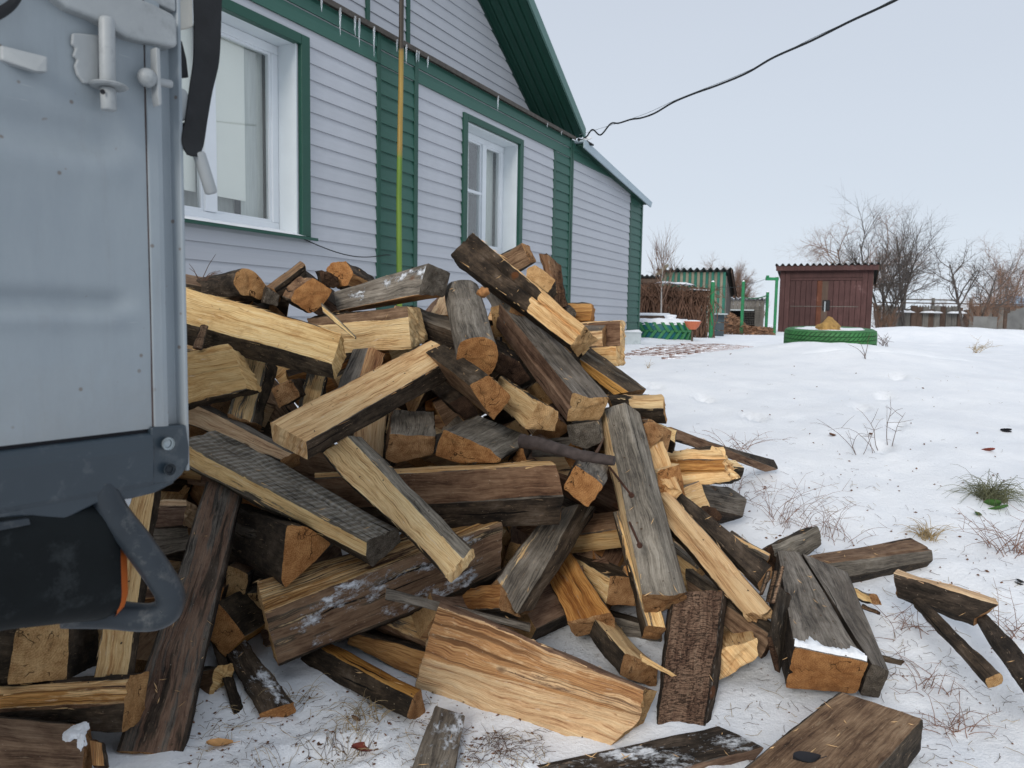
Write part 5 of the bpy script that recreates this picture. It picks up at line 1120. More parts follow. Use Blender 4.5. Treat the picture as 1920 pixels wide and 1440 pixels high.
# --- maroon shed with double doors
D = 26.5; xl, y_ = wx(1459, D); xr, _ = wx(1632, D); shed = empty('wooden_shed', (xl, y_, gz(xl, y_)-.12), R(-24)); tag(shed, 'maroon plank shed with padlocked double doors under a corrugated roof', 'shed')
W_ = 2.98; H_ = wz(1540, 512, D)-shed.location.z; n = 17; base_plank = None
for i in range(n):
    a = W_*i/n+.006; c = W_*(i+1)/n-.006; door = 2 <= i <= 14; z1 = H_*.86 if door else H_+.04
    o = bx('plank', M_SHEDO if i == 7 else M_SHED, shed, a, c, -.02-(.02 if door else 0)+random.uniform(-.004, .004), .012, .02, z1)
bx('lintel', M_SHED, shed, W_*2/n, W_*15/n, -.055, .01, H_*.865, H_*.90); bx('plank', M_SHED, shed, W_*2/n, W_*15/n, -.02, .01, H_*.905, H_+.04)
for a, c in ((W_*2.2/n, W_*8.2/n), (W_*9/n, W_*14.6/n)):
    bx('door_strap', M_GREYB, shed, a, c, -.050, -.042, H_*.458, H_*.466)
bx('lock_plate', M_BLACK, shed, W_*8.15/n, W_*9.5/n, -.085, -.045, H_*.40, H_*.56, bw=.02); bx('padlock', M_STEEL, shed, W_*8.5/n, W_*8.72/n, -.11, -.09, H_*.38, H_*.54)
bx('door_board', M_BRNB, shed, W_*7.95/n, W_*9.05/n, -.048, -.043, .03, H_*.85)
bx('wall', M_SHED, shed, .0, .03, .02, 3, .02, H_-.1); bx('wall', M_OLIVE, shed, W_-.03, W_, .02, 3, .02, H_-.1); bx('wall', M_SHED, shed, 0, W_, 2.97, 3, .02, H_-.2)
b = MB(); b.box(-.13, W_+.12, -.24, -.20, H_+.03, H_+.20); b.build('fascia', M_SHED, shed)
b = MB(); b.box(-.11, W_+.10, -.20, .05, H_+.04, H_+.06); b.build('soffit', M_BRNB, shed)
b = MB(); b.prism([(W_+.12, -.24, H_+.20), (W_+.12, -.24, H_+.03), (W_+.12, 3.2, H_-.55), (W_+.12, 3.2, H_-.38)], (.03, 0, 0)); b.build('barge_board', M_BRNB, shed)
corr('roof', -.16, W_+.18, -.30, 3.3, H_+.235, H_-.33, M_DSLATE, shed, .2, .045)
b = MB(); b.tube([(W_+.22, -.3, -.0), (W_+.05, -.1, 1.15)], .035, 5); b.tube([(W_+.35, .1, 0), (W_+.1, 0, .9)], .03, 5); b.build('leaning_pole', M_BRNB, shed)
# --- green-and-bare striped shed behind
D = 24; xl, y_ = wx(1236, D); xr, _ = wx(1350, D); g = gz(xl, y_)-.1; ss = empty('striped_shed', (xl, y_, g), R(-19)); tag(ss, 'shed with green and bare wood striped boards and corrugated roof behind the vines', 'shed'); W_ = (xr-xl)*1.03; zt2 = wz(1290, 512, D)-g
n = 23
for i in range(n): bx('plank', M_TEAL if i % 2 == 0 else M_OLIVE, ss, W_*i/n+.004, W_*(i+1)/n-.002, -.02-.012*(i % 2 == 0), .01, .0, zt2)
bx('wall', M_GREYB, ss, W_-.02, W_, .02, 3.0, 0, zt2-.1); bx('wall', M_GREYB, ss, 0, .02, .02, 3, 0, zt2-.1)
n2 = 10
for i in range(n2): bx('plank', M_GREYB, ss, W_+.002, W_+.025, .03+3.0*i/n2, .02+3.0*(i+1)/n2-.008, 0, zt2-.12-.05*i)
corr('roof', -.1, W_+.22, -.25, 3.2, zt2+.09, zt2-.62, M_DSLATE, ss, .2, .042)
b = MB(); b.prism([(W_+.16, -.25, zt2+.08), (W_+.16, -.25, zt2-.04), (W_+.16, 3.2, zt2-.75), (W_+.16, 3.2, zt2-.6)], (.03, 0, 0)); b.build('barge_board', M_BRNB, ss)
b = MB(); b.tube([(-.1, -.2, zt2-.1), (.25, -.22, zt2+.22)], .07, 4); b.build('barge_board', M_OLIVE, ss)
# left neighbour roof, brown
D = 23; xl, y_ = wx(1180, D); xr, _ = wx(1234, D); g = gz(xl, y_)-.1; o1 = empty('brown_outbuilding', (xl, y_, g)); tag(o1, 'low brown outbuilding with dark corrugated roof at the house corner', 'outbuilding'); zz = wz(1215, 520, D)-g
for i in range(6): bx('plank', M_BRNB, o1, (xr-xl)*i/6, (xr-xl)*(i+1)/6-.01, -.02, .02, 0, zz-.02)
bx('beam', M_BRNB, o1, -.1, xr-xl+.05, -.12, -.06, zz-.18, zz-.06); corr('roof', -.2, xr-xl+.1, -.25, 2.6, zz+.04, zz-.4, M_DSLATE, o1, .155, .026)
# low grey shed with black opening
D = 28.5; xl, y_ = wx(1358, D); xr, _ = wx(1428, D); g = gz(xl, y_)-.1; ls = empty('low_grey_shed', (xl, y_, g), R(-17)); tag(ls, 'low grey board shed with dark opening between the green posts', 'shed'); zz = wz(1390, 562, D)-g; W_ = xr-xl; zo = wz(1375, 581, D)-g
for i in range(9): bx('plank', M_GREYB, ls, W_*i/9, W_*(i+1)/9-.01, -.02, .02, zo if i < 7 else 0, zz-.02)
bx('lintel', M_ZINC, ls, 0, W_*.75, -.05, 0, zo-.03, zo+.02); bx('back_wall', M_SEAM, ls, 0, W_, 1.2, 1.24, 0, zz-.2); bx('wall', M_GREYB, ls, 0, .03, 0, 1.2, 0, zz-.1); bx('wall', M_GREYB, ls, W_-.03, W_, 0, 1.2, 0, zz-.1)
corr('roof', -.1, W_+.15, -.25, 1.6, zz+.06, zz-.15, M_SNOWCAP, ls, .155, .028)
# wire mesh panel in the opening
b = MB(); x0_ = W_*.47
for i in range(12): b.tube([(x0_+i*.06, -.04, .35), (x0_+i*.06, -.04, zo-.02)], .006, 3)
for i in range(8): b.tube([(x0_, -.04, .35+i*.09), (x0_+.68, -.04, .35+i*.09)], .006, 3)
tag(b.build('wire_mesh', M_GREYB, ls), kind='stuff')
# metal panels beside first post
D = 18.5; x0_, y_ = wx(1339, D); x1_, _ = wx(1358, D); b = MB(); g = gz(x0_, y_)-.05
mp_ = empty('metal_cabinet', (x0_, y_, g)); tag(mp_, 'dark blue-grey metal cabinet standing right of the vine frame', 'cabinet'); h_ = wz(1348, 590, D)-g
for k in range(3): bx('door_panel', simple('cabinet_blue', (.055, .075, .085), .5, .2, 4) if k == 0 else bpy.data.materials['cabinet_blue'], mp_, 0, x1_-x0_, -.02, .3, h_*k/3+.01, h_*(k+1)/3-.005, bw=.01)
bx('awning', M_ZINC, mp_, 0, .26, -.25, .02, h_+.0, h_+.03)
# green posts and laundry line
def post(px, top, D, rad, label, arm=None):
    x, y = wx(px, D); g = gz(x, y)-.06; h = wz(px, top, D)-g; r_ = empty('green_post', (x, y, g)); tag(r_, label, 'post')
    b = MB(); b.tube([(0, 0, 0), (0, 0, h)], rad, 10); b.build('pole', M_POST, r_, smooth=50)
    if arm: b = MB(); b.box(-arm, rad, -rad, rad, h-.09, h-.01); b.box(-arm*.95, -arm*.75, -rad, rad, h-.02, h+.04); b.build('cross_arm', M_POST, r_)
    else: b = MB(); b.tube([(0, 0, h-.001), (0, 0, h+.03)], [rad*.9, rad*.3], 8); b.build('post_cap', M_SNOWCAP, r_)
    return np.array([x, y, g+h])
pA = post(1334, 529, 16, .045, 'thick green post at the right end of the vine-covered frame'); pB = post(1391, 528, 20, .043, 'green post standing between vine frame and maroon shed')
pC = post(1453, 520, 20.5, .040, 'green post with short arm at the left edge of the maroon shed', .30); pD = post(1437, 548, 25, .05, 'small green post farther back beside the shed')
def line(name, a, c, sag, r_, mat, label, cat):
    pts = [a+(c-a)*t+np.array([0, 0, -sag*4*t*(1-t)]) for t in np.linspace(0, 1, 14)]; b = MB(); b.tube(pts, r_, 4); o = b.build(name, mat, origin=tuple(pts[0])); tag(o, label, cat)
line('washing_line', pA-[0, 0, .1], pB-[0, 0, .12], .03, .006, M_CABLE, 'dark washing line strung between the first two green posts', 'line')
line('washing_line', pB-[0, 0, .08], pC-[.25, 0, .03], .03, .006, M_CABLE, 'washing line from the middle green post to the armed post', 'line')
line('garden_hose', pB-[0, 0, .42], pD-[0, 0, .10], .06, .02, M_POST, 'green hose hung between middle green post and small green post', 'hose')
# --- vine frame
D = 16.2; xl, y_ = wx(1186, D); xr, _ = wx(1332, D); g = gz(xl, y_)-.05; vf = empty('vine_frame', (xl, y_, g)); tag(vf, 'tangled brown leafless vines hanging over a grey wooden frame with snow', 'vines'); W_ = xr-xl; zt2 = wz(1280, 536, D)-g
for i in range(14): bx('plank', M_BRNB if i % 3 else M_GREYB, vf, W_*i/14, W_*(i+1)/14-.015, .28, .30, 0, zt2-.10-.02*random.random())
bx('beam', M_GREYB, vf, 0, W_, -.05, .0, zt2-.12, zt2-.05); bx('board', M_GREYB, vf, W_*.55, W_*.78, .22, .24, zt2-.62, zt2-.2)
b = MB(); rv = random.Random(3)
for i in range(420):
    x = rv.uniform(0, W_); z1 = zt2+rv.uniform(-.1, .02)-.04*x; dr = rv.uniform(-.2, .2); yy = rv.uniform(-.16, .25); L_ = rv.uniform(.25, 1.)*zt2 if i % 3 else zt2
    pts = [(x+dr*t+.05*math.sin(t*7+i), yy-.18*math.sin(t*2.4)*rv.uniform(.4, 1), max(.0, z1-L_*t)) for t in (0, .2, .4, .6, .8, 1)]; b.tube(pts, rv.uniform(.004, .012), 3, caps=False)
for i in range(180):
    x = rv.uniform(-.1, W_); b.tube([(x, rv.uniform(-.1, .2), zt2-.04*x+rv.uniform(-.08, .02)), (x+rv.uniform(-.3, .3), rv.uniform(-.25, .1), zt2-.04*x+rv.uniform(-.04, .10)), (x+rv.uniform(-.4, .4), rv.uniform(-.3, 0), zt2-.25)], .005, 3, caps=False)
tag(b.build('vine_stems', M_VINE, vf), kind='stuff')
def snowlump(name, x0, x1, y0, y1, zf, h, parent=None, nx=24, ny=6, sd_=0):
    vs = []
    for j in range(ny+1):
        for i in range(nx+1):
            u, v = i/nx, j/ny; x = x0+(x1-x0)*u; y = y0+(y1-y0)*v; e_ = min(1, 5*min(u, 1-u)+.0)*min(1, 3.5*min(v, 1-v)); vs.append((x, y, zf(x, y)+h*(e_**.5)*(.75+.5*N(x*5+sd_, y*7))-.004))
    b = MB(); b.add(vs, [(j*(nx+1)+i, j*(nx+1)+i+1, (j+1)*(nx+1)+i+1, (j+1)*(nx+1)+i) for j in range(ny) for i in range(nx)]); o = b.build(name, M_SNOWCAP, parent, smooth=70); tag(o, kind='stuff'); return o
snowlump('snow_cover', W_*.30, W_*.78, -.12, .3, lambda x, y: zt2+.06-.05*(x-W_*.3), .05, vf); snowlump('snow_cover', W_*.70, W_, -.12, .2, lambda x, y: zt2-.08-.04*(x-W_*.7), .05, vf)
# dark barrel with snow
D = 15; xb, yb = wx(1226, D); g = gz(xb, yb)-.1; br = empty('rusty_drum', (xb, yb, g)); tag(br, 'dark brown open drum rimmed with snow behind the tractor tyre', 'drum'); ht = wz(1226, 590, D)-g
b = MB(); b.lathe([(.29, 0), (.30, .02), (.30, ht), (.285, ht), (.28, ht-.2), (0, ht-.2)], n=28); b.build('drum_wall', M_BRNB, br, smooth=40)
b = MB(); b.lathe([(.31, ht-.02), (.315, ht+.015), (.295, ht+.03), (.27, ht+.01)], n=28); tag(b.build('rim_snow', M_SNOWCAP, br, smooth=60), kind='stuff')
# --- tractor tyre planter
D = 13.6; xt, yt = wx(1238, D); g = gz(xt, yt); hT = .34; tt = empty('tractor_tyre_planter', (xt, yt, g-.03)); tag(tt, 'big tractor tyre planter painted teal and green, heaped with snow', 'tyre'); Ro = .54
b = MB(); b.lathe([(Ro-.16, hT-.02), (Ro-.10, hT), (Ro-.02, hT-.035), (Ro, hT-.08), (Ro, .06), (Ro-.03, 0), (Ro-.12, 0)], n=56); b.build('carcass', M_TYRET, tt, smooth=40)
lug = None
for i in range(24):
    for s_ in (0, 1):
        if lug is None:
            b = MB(); w2_ = .022; L_ = .16; bm = [(-.085, -.155), (-.085+w2_*1.6, -.155), (.055+w2_, -.01), (.055-w2_, .0)]
            q = [(-.10, .155), (-.045, .155), (.075, -.005), (.022, -.02)]
            vs = [(0, x, z) for x, z in q]+[(.045, x, z) for x, z in q]; b.add(vs, [(3, 2, 1, 0), (4, 5, 6, 7)]+[(k, (k+1) % 4, (k+1) % 4+4, k+4) for k in range(4)]); lug = b.build('tread_lug', M_TREADG, tt); o = lug
        else: o = inst(lug, parent=tt)
        a = 2*math.pi*(i+.5*s_)/24; o.location = (math.cos(a)*(Ro-.006), math.sin(a)*(Ro-.006), .165 if s_ == 0 else .168); o.rotation_euler = (0, 0, a); o.scale = (1, 1, 1 if s_ == 0 else -1)
b = MB(); vs = []; nr, na = 7, 60
for j in range(nr+1):
    for i in range(na):
        a = 2*math.pi*i/na; r_ = (Ro+.0)*(j/nr)**.8 if j else 0; z = hT+.035+.03*N(r_*math.cos(a)*5, r_*math.sin(a)*5)-(.10+.05*N(a*3, 1) if j == nr else 0); vs.append((r_*math.cos(a), r_*math.sin(a), z))
b.add(vs, [(j*na+i, (j+1)*na+i, (j+1)*na+(i+1) % na, j*na+(i+1) % na) for j in range(nr) for i in range(na)]); tag(b.build('planter_snow', M_SNOWCAP, tt, smooth=70), kind='stuff')
# small capped jar on it, terracotta bowl on a stand beside
xj, yj = wx(1259, 13.7); b = MB(); b.lathe([(.0, 0), (.10, 0), (.10, .05), (.115, .055), (.11, .085), (0, .095)], n=20); o = b.build('snow_capped_pot', M_SNOWCAP, smooth=40); o.location = (xj, yj+.1, g+hT-.0); tag(o, 'small round pot covered with snow on the tractor tyre', 'pot')
xj, yj = wx(1299, 12.75); zb_ = wz(1299, 618, 12.75); pt = empty('terracotta_bowl', (xj, yj, zb_)); tag(pt, 'orange terracotta bowl filled with snow beside the tractor tyre', 'bowl')
b = MB(); b.lathe([(0, 0), (.06, 0), (.065, .008), (.105, .05), (.14, .125), (.148, .128), (.148, .142), (.132, .142), (.12, .12), (0, .12)], n=28); b.build('bowl', M_POT, pt, smooth=35)
b = MB(); b.lathe([(.138, .135), (.12, .155), (.05, .162), (0, .163)], n=24); tag(b.build('bowl_snow', M_SNOWCAP, pt, smooth=60), kind='stuff'); b = MB(); b.tube([(0, 0, -.35), (0, 0, .0)], .018, 8); b.build('stand', M_BRNB, pt)
# white metal box at the house corner
D = 10.9; xb, yb = wx(1187, D); g = gz(xb, yb)-.03; bb = empty('metal_planter_box', (xb, yb, g), R(-8)); tag(bb, 'pale metal box planter heaped with snow at the house corner', 'planter'); h_ = wz(1187, 622, D)-g
b = MB(); b.prism([(-.12, -.12, 0), (.12, -.12, 0), (.12, .12, 0), (-.12, .12, 0)], (0, 0, h_)); o = b.build('box', M_ZINC, bb); bx('rim', M_ZINC, bb, -.132, .132, -.132, .132, h_-.016, h_+.002)
snowlump('box_snow', -.13, .13, -.13, .13, lambda x, y: h_+.002, .035, bb, 10, 8)
# --- green tyre with stone on the mound
xt, yt = 3.45, 7.75; xt, yt = wx(1557, 8.0); zg_ = wz(1557, 648, 8.0); ty = empty('green_tyre_planter', (xt, yt, zg_)); ty.rotation_euler = (R(3.2), R(-1.0), 0); tag(ty, 'green painted car tyre planter filled with snow on a snowy mound', 'tyre'); Ro = .462; hT = .185
b = MB(); b.lathe([(Ro-.17, hT-.03), (Ro-.15, hT-.012), (Ro-.07, hT), (Ro-.035, hT-.008), (Ro-.012, hT-.024), (Ro-.008, hT-.05), (Ro-.008, .02), (Ro-.03, 0)], n=72); b.build('carcass', M_TYREC, ty, smooth=45)
b = MB(); nb = 60
for row, (z0_, z1_, sk) in enumerate(((.130, .166, .9), (.087, .121, 1.1), (.044, .078, 1.1), (.002, .035, .8))):
    for i in range(nb):
        a0 = 2*math.pi*i/nb; a1 = 2*math.pi*(i+.70)/nb; sh = sk*(z1_-z0_)/Ro; r1 = Ro; r0 = Ro-.012; q = [(a0, z0_), (a1, z0_), (a1+sh, z1_), (a0+sh, z1_)]
        rt = Ro-(.008 if row == 0 else 0)
        vs = [(r1*math.cos(a), r1*math.sin(a), z) if z < .15 else (rt*math.cos(a), rt*math.sin(a), z) for a, z in q]+[(r0*math.cos(a), r0*math.sin(a), z) for a, z in q]
        b.add(vs, [(0, 1, 2, 3), (1, 0, 4, 5), (2, 1, 5, 6), (3, 2, 6, 7), (0, 3, 7, 4)])
tag(b.build('tread', M_TYREG, ty), kind='stuff')
b = MB(); vs = []; nr, na = 8, 60
for j in range(nr+1):
    for i in range(na):
        a = 2*math.pi*i/na; r_ = (Ro-.05)*j/nr; vs.append((r_*math.cos(a), r_*math.sin(a), hT-.004+.014*N(r_*math.cos(a)*6, r_*math.sin(a)*6)-(.03 if j == nr else 0)))
b.add(vs, [(j*na+i, (j+1)*na+i, (j+1)*na+(i+1) % na, j*na+(i+1) % na) for j in range(nr) for i in range(na)]); tag(b.build('planter_snow', M_SNOWCAP, ty, smooth=70), kind='stuff')
def rock(name, mat, rx, ry, rz, sd_, amp=.25, peak=0):
    bm = bmesh.new(); bmesh.ops.create_icosphere(bm, subdivisions=4, radius=1)
    for v in bm.verts:
        p = v.co.copy(); k_ = 1+amp*N(p.x*1.5+sd_, p.y*1.5, p.z*1.5)+amp*.4*N(p.x*4+sd_, p.y*4, p.z*4)+amp*.15*N(p.x*11+sd_, p.y*11, p.z*11)
        z = p.z*k_; 
        if peak and z > 0: q = math.hypot(p.x, p.y); z = z*(1+peak*(1-min(1, q*1.3)))-.25*q*peak
        v.co = (p.x*k_*rx, p.y*k_*ry, z*rz)
    me = bpy.data.meshes.new(name); bm.to_mesh(me); bm.free(); me.materials.append(mat); me.polygons.foreach_set('use_smooth', [True]*len(me.polygons)); me.set_sharp_from_angle(angle=R(40))
    o = bpy.data.objects.new(name, me); COL.objects.link(o); return o
xr_, yr_ = wx(1555, 7.85); o = rock('yellow_stone', M_ROCK, .122, .09, .075, 3.3, .30, .55); o.location = (xr_, yr_, zg_+hT+.004); tag(o, 'yellow-brown peaked stone lying on the snow of the green tyre', 'stone')
b = MB(); b.lathe([(Ro-.16, hT-.014), (Ro-.09, hT+.001), (Ro-.035, hT-.004), (Ro-.018, hT-.016), (Ro-.03, hT-.03)], n=60); b.build('sidewall', M_TYREG, ty, smooth=45)
# snow banked against the tyre
snowlump('snow_bank', xt-.75, xt+1.0, yt-1.05, yt-.36, lambda x, y: gz(x, y), .035, None, 50, 16, 4)['label'] = 'soft snow bank heaped in front of the green tyre'
# --- red pavers showing through thin snow
pv = empty('paved_path', (0, 0, 0)); pv['kind'] = 'structure'; pv['label'] = 'red paver path half covered by snow beside the house'
b = MB(); b.box(-.098, .098, -.048, .048, -.03, .0); pme = b.build('paver', M_PAVER, pv); cnt = 0; first = True
poly = [(1150, 700), (1240, 676), (1330, 660), (1400, 650), (1352, 645), (1270, 644), (1215, 652), (1160, 668)]
def inside(x, y):
    c = False; j = len(poly)-1
    for i in range(len(poly)):
        if (poly[i][1] > y) != (poly[j][1] > y) and x < (poly[j][0]-poly[i][0])*(y-poly[i][1])/(poly[j][1]-poly[i][1])+poly[i][0]: c = not c
        j = i
    return c
for j in range(130):
    for i in range(60):
        x, y = .6+i*.2+(.1 if j % 2 else 0), 7.5+j*.1
        z = gz(x, y, True); p = proj((x, y, z))
        if inside(*p) and N(x*1.1, y*2.6, 7)+.5*N(x*4, y*5, 8) > -.08 and cnt < 290:
            if first: o = pme; first = False
            else: o = inst(pme, parent=pv)
            o.location = (x, y, z+.006); o.rotation_euler = (R(random.uniform(-1, 1)), R(random.uniform(-1, 1)), 0); cnt += 1
# ------------------------------------------------------------------ trees
def tree(label, px, D, top, mat, spread=.5, stems=1, seed=1, twig=None, lv=4, up=.5, trunk_r=.05, base=None, droop=0, dense=4, name='bare_tree', lean=0, tr0=.35, kids=3):
    x, y = wx(px, D); g = gz(x, y)-.05; H_ = wz(px, top, D)-g; rt = random.Random(seed)
    root = empty(name, (x, y, g)); tag(root, label, 'tree'); T_ = MB(); C_ = MB()
    def grow(p, d, L_, r_, k_):
        n = 5 if k_ < 2 else 4; pts = [p]; q = p; dd_ = d.normalized(); rr = [r_]
        for i in range(n):
            w_ = Vector((rt.gauss(0, 1), rt.gauss(0, 1), rt.gauss(0, .6)))*(.16 if k_ else .07)
            dd_ = (dd_+w_+Vector((0, 0, up*.12 if k_ < 3 else -droop*.2))).normalized(); q = q+dd_*L_/n; pts.append(q); rr.append(r_*(1-.62*(i+1)/n))
        (T_ if k_ == 0 else C_).tube(pts, rr, 7 if k_ == 0 else (4 if k_ == 1 else 3), caps=False)
        if k_ >= lv: return
        nb_ = dense+(2 if k_ == 0 else 0)+rt.randint(0, 2)
        for i in range(nb_):
            t = rt.uniform(tr0 if k_ == 0 else .18, .98); j = min(n-1, int(t*n)); bp = pts[j].lerp(pts[j+1], t*n-j); a = rt.uniform(0, 2*math.pi)
            dl = (pts[j+1]-pts[j]).normalized(); o_ = dl.orthogonal().normalized(); s_ = dl.cross(o_); sp_ = spread*rt.uniform(.6, 1.3)
            nd = dl*(1-sp_*.35)+(o_*math.cos(a)+s_*math.sin(a))*sp_
            grow(bp, nd, L_*rt.uniform(.42, .68)*(1.15-.45*t if k_ == 0 else 1), rr[j]*.62, k_+1)
    for s_ in range(stems):
        a = rt.uniform(0, 6.28); d0 = Vector((math.cos(a)*.28*(stems > 1)+lean, math.sin(a)*.28*(stems > 1), 1)); grow(Vector((.12*math.cos(a)*(stems > 1), .12*math.sin(a)*(stems > 1), 0)), d0, H_*.62*(1 if s_ == 0 else rt.uniform(.7, 1)), trunk_r*(1 if s_ == 0 else .8), 0)
    T_.build('trunk', mat, root, smooth=60); C_.build('crown', twig or mat, root)
    # scale so that the top is where it was surveyed
    mz = max(v[2] for v in C_.v+T_.v); sc_ = H_/mz; root.scale = (sc_, sc_, sc_)
    return root
tree('tall many-stemmed bare tree just right of the maroon shed', 1668, 28, 338, M_TREE, .62, 4, 11, None, 3, .9, .055, dense=6, tr0=.12)
tree('round-crowned bare apple tree rising behind the maroon shed', 1575, 33, 376, M_TREE, .95, 2, 23, M_BTWIG, 4, .1, .075, dense=5)
tree('second slender bare tree among the trees right of the shed', 1704, 29.5, 366, M_TREE, .62, 2, 35, None, 3, 1.0, .04, dense=5, tr0=.2)
tree('crooked bare tree at right against the fence', 1822, 27, 428, M_TREE, .85, 2, 47, None, 3, .6, .055, dense=6, tr0=.2)
tree('brown-twigged birch beyond the fence at far right', 1876, 38, 428, M_BTWIG, .5, 4, 53, M_BTWIG, 4, .5, .05, droop=.9, dense=5, tr0=.1)
tree('brown bushy birch sapling between the middle posts', 1381, 36, 464, M_BTWIG, .46, 4, 61, M_BTWIG, 4, .8, .085, droop=.4, dense=6, tr0=.05)
tree('slim pale birch sapling growing in front of the vine frame', 1240, 15.6, 418, M_BIRCH, .38, 1, 71, M_BTWIG, 2, 1.0, .02, dense=9, tr0=.3)
tree('small bare tree showing above the striped shed roof', 1270, 31, 446, M_TREE, .7, 2, 83, None, 4, .5, .085, dense=5, tr0=.3)
tree('thin bare shrub tree left of the maroon shed, behind posts', 1415, 33, 540, M_TREE, .5, 5, 91, M_BTWIG, 3, .9, .025, dense=5, tr0=.05)
for i, (px_, D_, tp, lb) in enumerate(((1760, 31, 545, 'leafless brown bush by the old fence, left of the crooked tree'), (1850, 26.5, 528, 'leafless brown bush at the foot of the crooked tree'), (1908, 33, 500, 'leafless brown bush at the right frame edge'), (1655, 27.6, 560, 'tangled stems around the foot of the tallest tree'))):
    tree(lb, px_, D_, tp, M_VINE if i != 3 else M_TREE, .5, 7, 101+i, M_BTWIG, 3, .8, .022, dense=4, tr0=.05, name='bare_bush')['category'] = 'bush'
# --- old fence, rails and slabs at right
D = 30; fx0, fy = wx(1642, D); fx1, _ = wx(1925, D); g = gz(fx0, fy)-.1; fn = empty('old_fence', (fx0, fy, g)); tag(fn, 'patched grey-brown board fence with snow on its ledges behind the heap', 'fence'); n = 26; rf = random.Random(8); Wf = fx1-fx0
for i in range(n):
    h_ = wz(1700, 573+rf.choice((0, 2, 6)), D)-g; bx('plank', M_GREYB if rf.random() < .6 else M_BRNB, fn, Wf*i/n+.01, Wf*(i+1)/n-.012*rf.random()*3, -.02*rf.random(), .03, 0, h_)
bx('rail', M_BRNB, fn, 0, Wf, -.10, -.02, wz(1700, 569, D)-g, wz(1700, 567, D)-g); bx('rail', M_GREYB, fn, Wf*.2, Wf*.62, .9, 1.0, wz(1700, 561, D)-g, wz(1700, 558.5, D)-g)
for t_ in (.18, .37, .62): bx('fence_post', M_GREYB, fn, Wf*t_, Wf*t_+.08, .0, .1, 0, wz(1700, 536 if t_ < .2 else 558, D)-g)
for t0_, t1_ in ((.12, .24), (.28, .42), (.46, .58), (.9, .97)): snowlump('ledge_snow', Wf*t0_, Wf*t1_, -.3, -.02, lambda x, y: wz(1700, 585, D)-g-.02, .10, fn, 14, 5, t0_*50)
for i in range(18): 
    t_ = .27+.012*i*1.6; b = MB(); x_ = Wf*t_; b.prism([(x_, .5, 0), (x_+.07, .5, 0), (x_+.07, .5, wz(1700, 574, D)-g), (x_+.035, .5, wz(1700, 571, D)-g), (x_, .5, wz(1700, 574, D)-g)], (0, .02, 0)); b.build('picket', M_GREYB, fn)
for (xa, xb_, D_, yt0, yt1, lb) in ((1870, 1889, 17.5, 594, 594, 'narrow pale slate sheet standing at the left end of the slate fence'), (1889, 1990, 17.2, 588, 556, 'wide grey slate sheet cropped by the right frame edge')):
    x0_, ya = wx(xa, D_); x1_, _ = wx(xb_, D_-1.2); g = gz(x0_, ya)-.2; b = MB(); b.prism([(x0_, ya, g), (x1_, ya-1.0*(xb_ > 1900), g), (x1_, ya-1.0*(xb_ > 1900), wz(xb_, yt1, D_)), (x0_, ya, wz(xa, yt0, D_))], (0, .012, 0)); o = b.build('slate_sheet', M_SLATE, origin=(x0_, ya, g)); tag(o, lb, 'slate sheet')
x_, y_ = wx(1745, 31.5); 
# far house with blue roof
D = 62; xl, y_ = wx(1885, D); xr, _ = wx(1945, D); g = gz(xl, y_); fh = empty('far_house', (xl, y_, g)); tag(fh, 'distant low house with pale blue roof at the right edge', 'house'); ze, zr = wz(1900, 572, D)-g, wz(1900, 553, D)-g; W_ = xr-xl
bx('wall', M_BRNB, fh, .3, W_, 0, 5, 0, ze); b = MB(); b.prism([(0, -.3, ze-.05), (W_, -.3, ze-.05), (W_, 2.5, zr), (1.4, 2.5, zr)], (0, .06, .06)); b.build('roof', simple('blue_roof', (.24, .38, .52), .5), fh)
# leaf litter and frosted weeds by the posts
b = MB(); rl = random.Random(12)
for i in range(2600):
    u = rl.random(); px_ = 1352+100*u; D_ = rl.uniform(19.5, 27); x, y = wx(px_, D_); g = gz(x, y); hh = .42*math.exp(-((px_-1372)/22)**2)+.16; z = g+rl.random()**1.5*hh; a = rl.uniform(0, 6.28); s_ = rl.uniform(.025, .05)
    d1 = Vector((math.cos(a), math.sin(a), rl.uniform(-.6, .6)))*s_; d2 = Vector((-math.sin(a), math.cos(a), rl.uniform(-.6, .6)))*s_*.7; c_ = Vector((x, y, z)); b.add([c_-d1-d2, c_+d1-d2, c_+d1+d2, c_-d1+d2], [(0, 1, 2, 3)])
o = b.build('leaf_litter', simple('orange_leaf_litter', (.23, .125, .07), .9, .6, 3)); tag(o, 'heap of rusty brown leaves and weeds behind the green posts', kind='stuff')
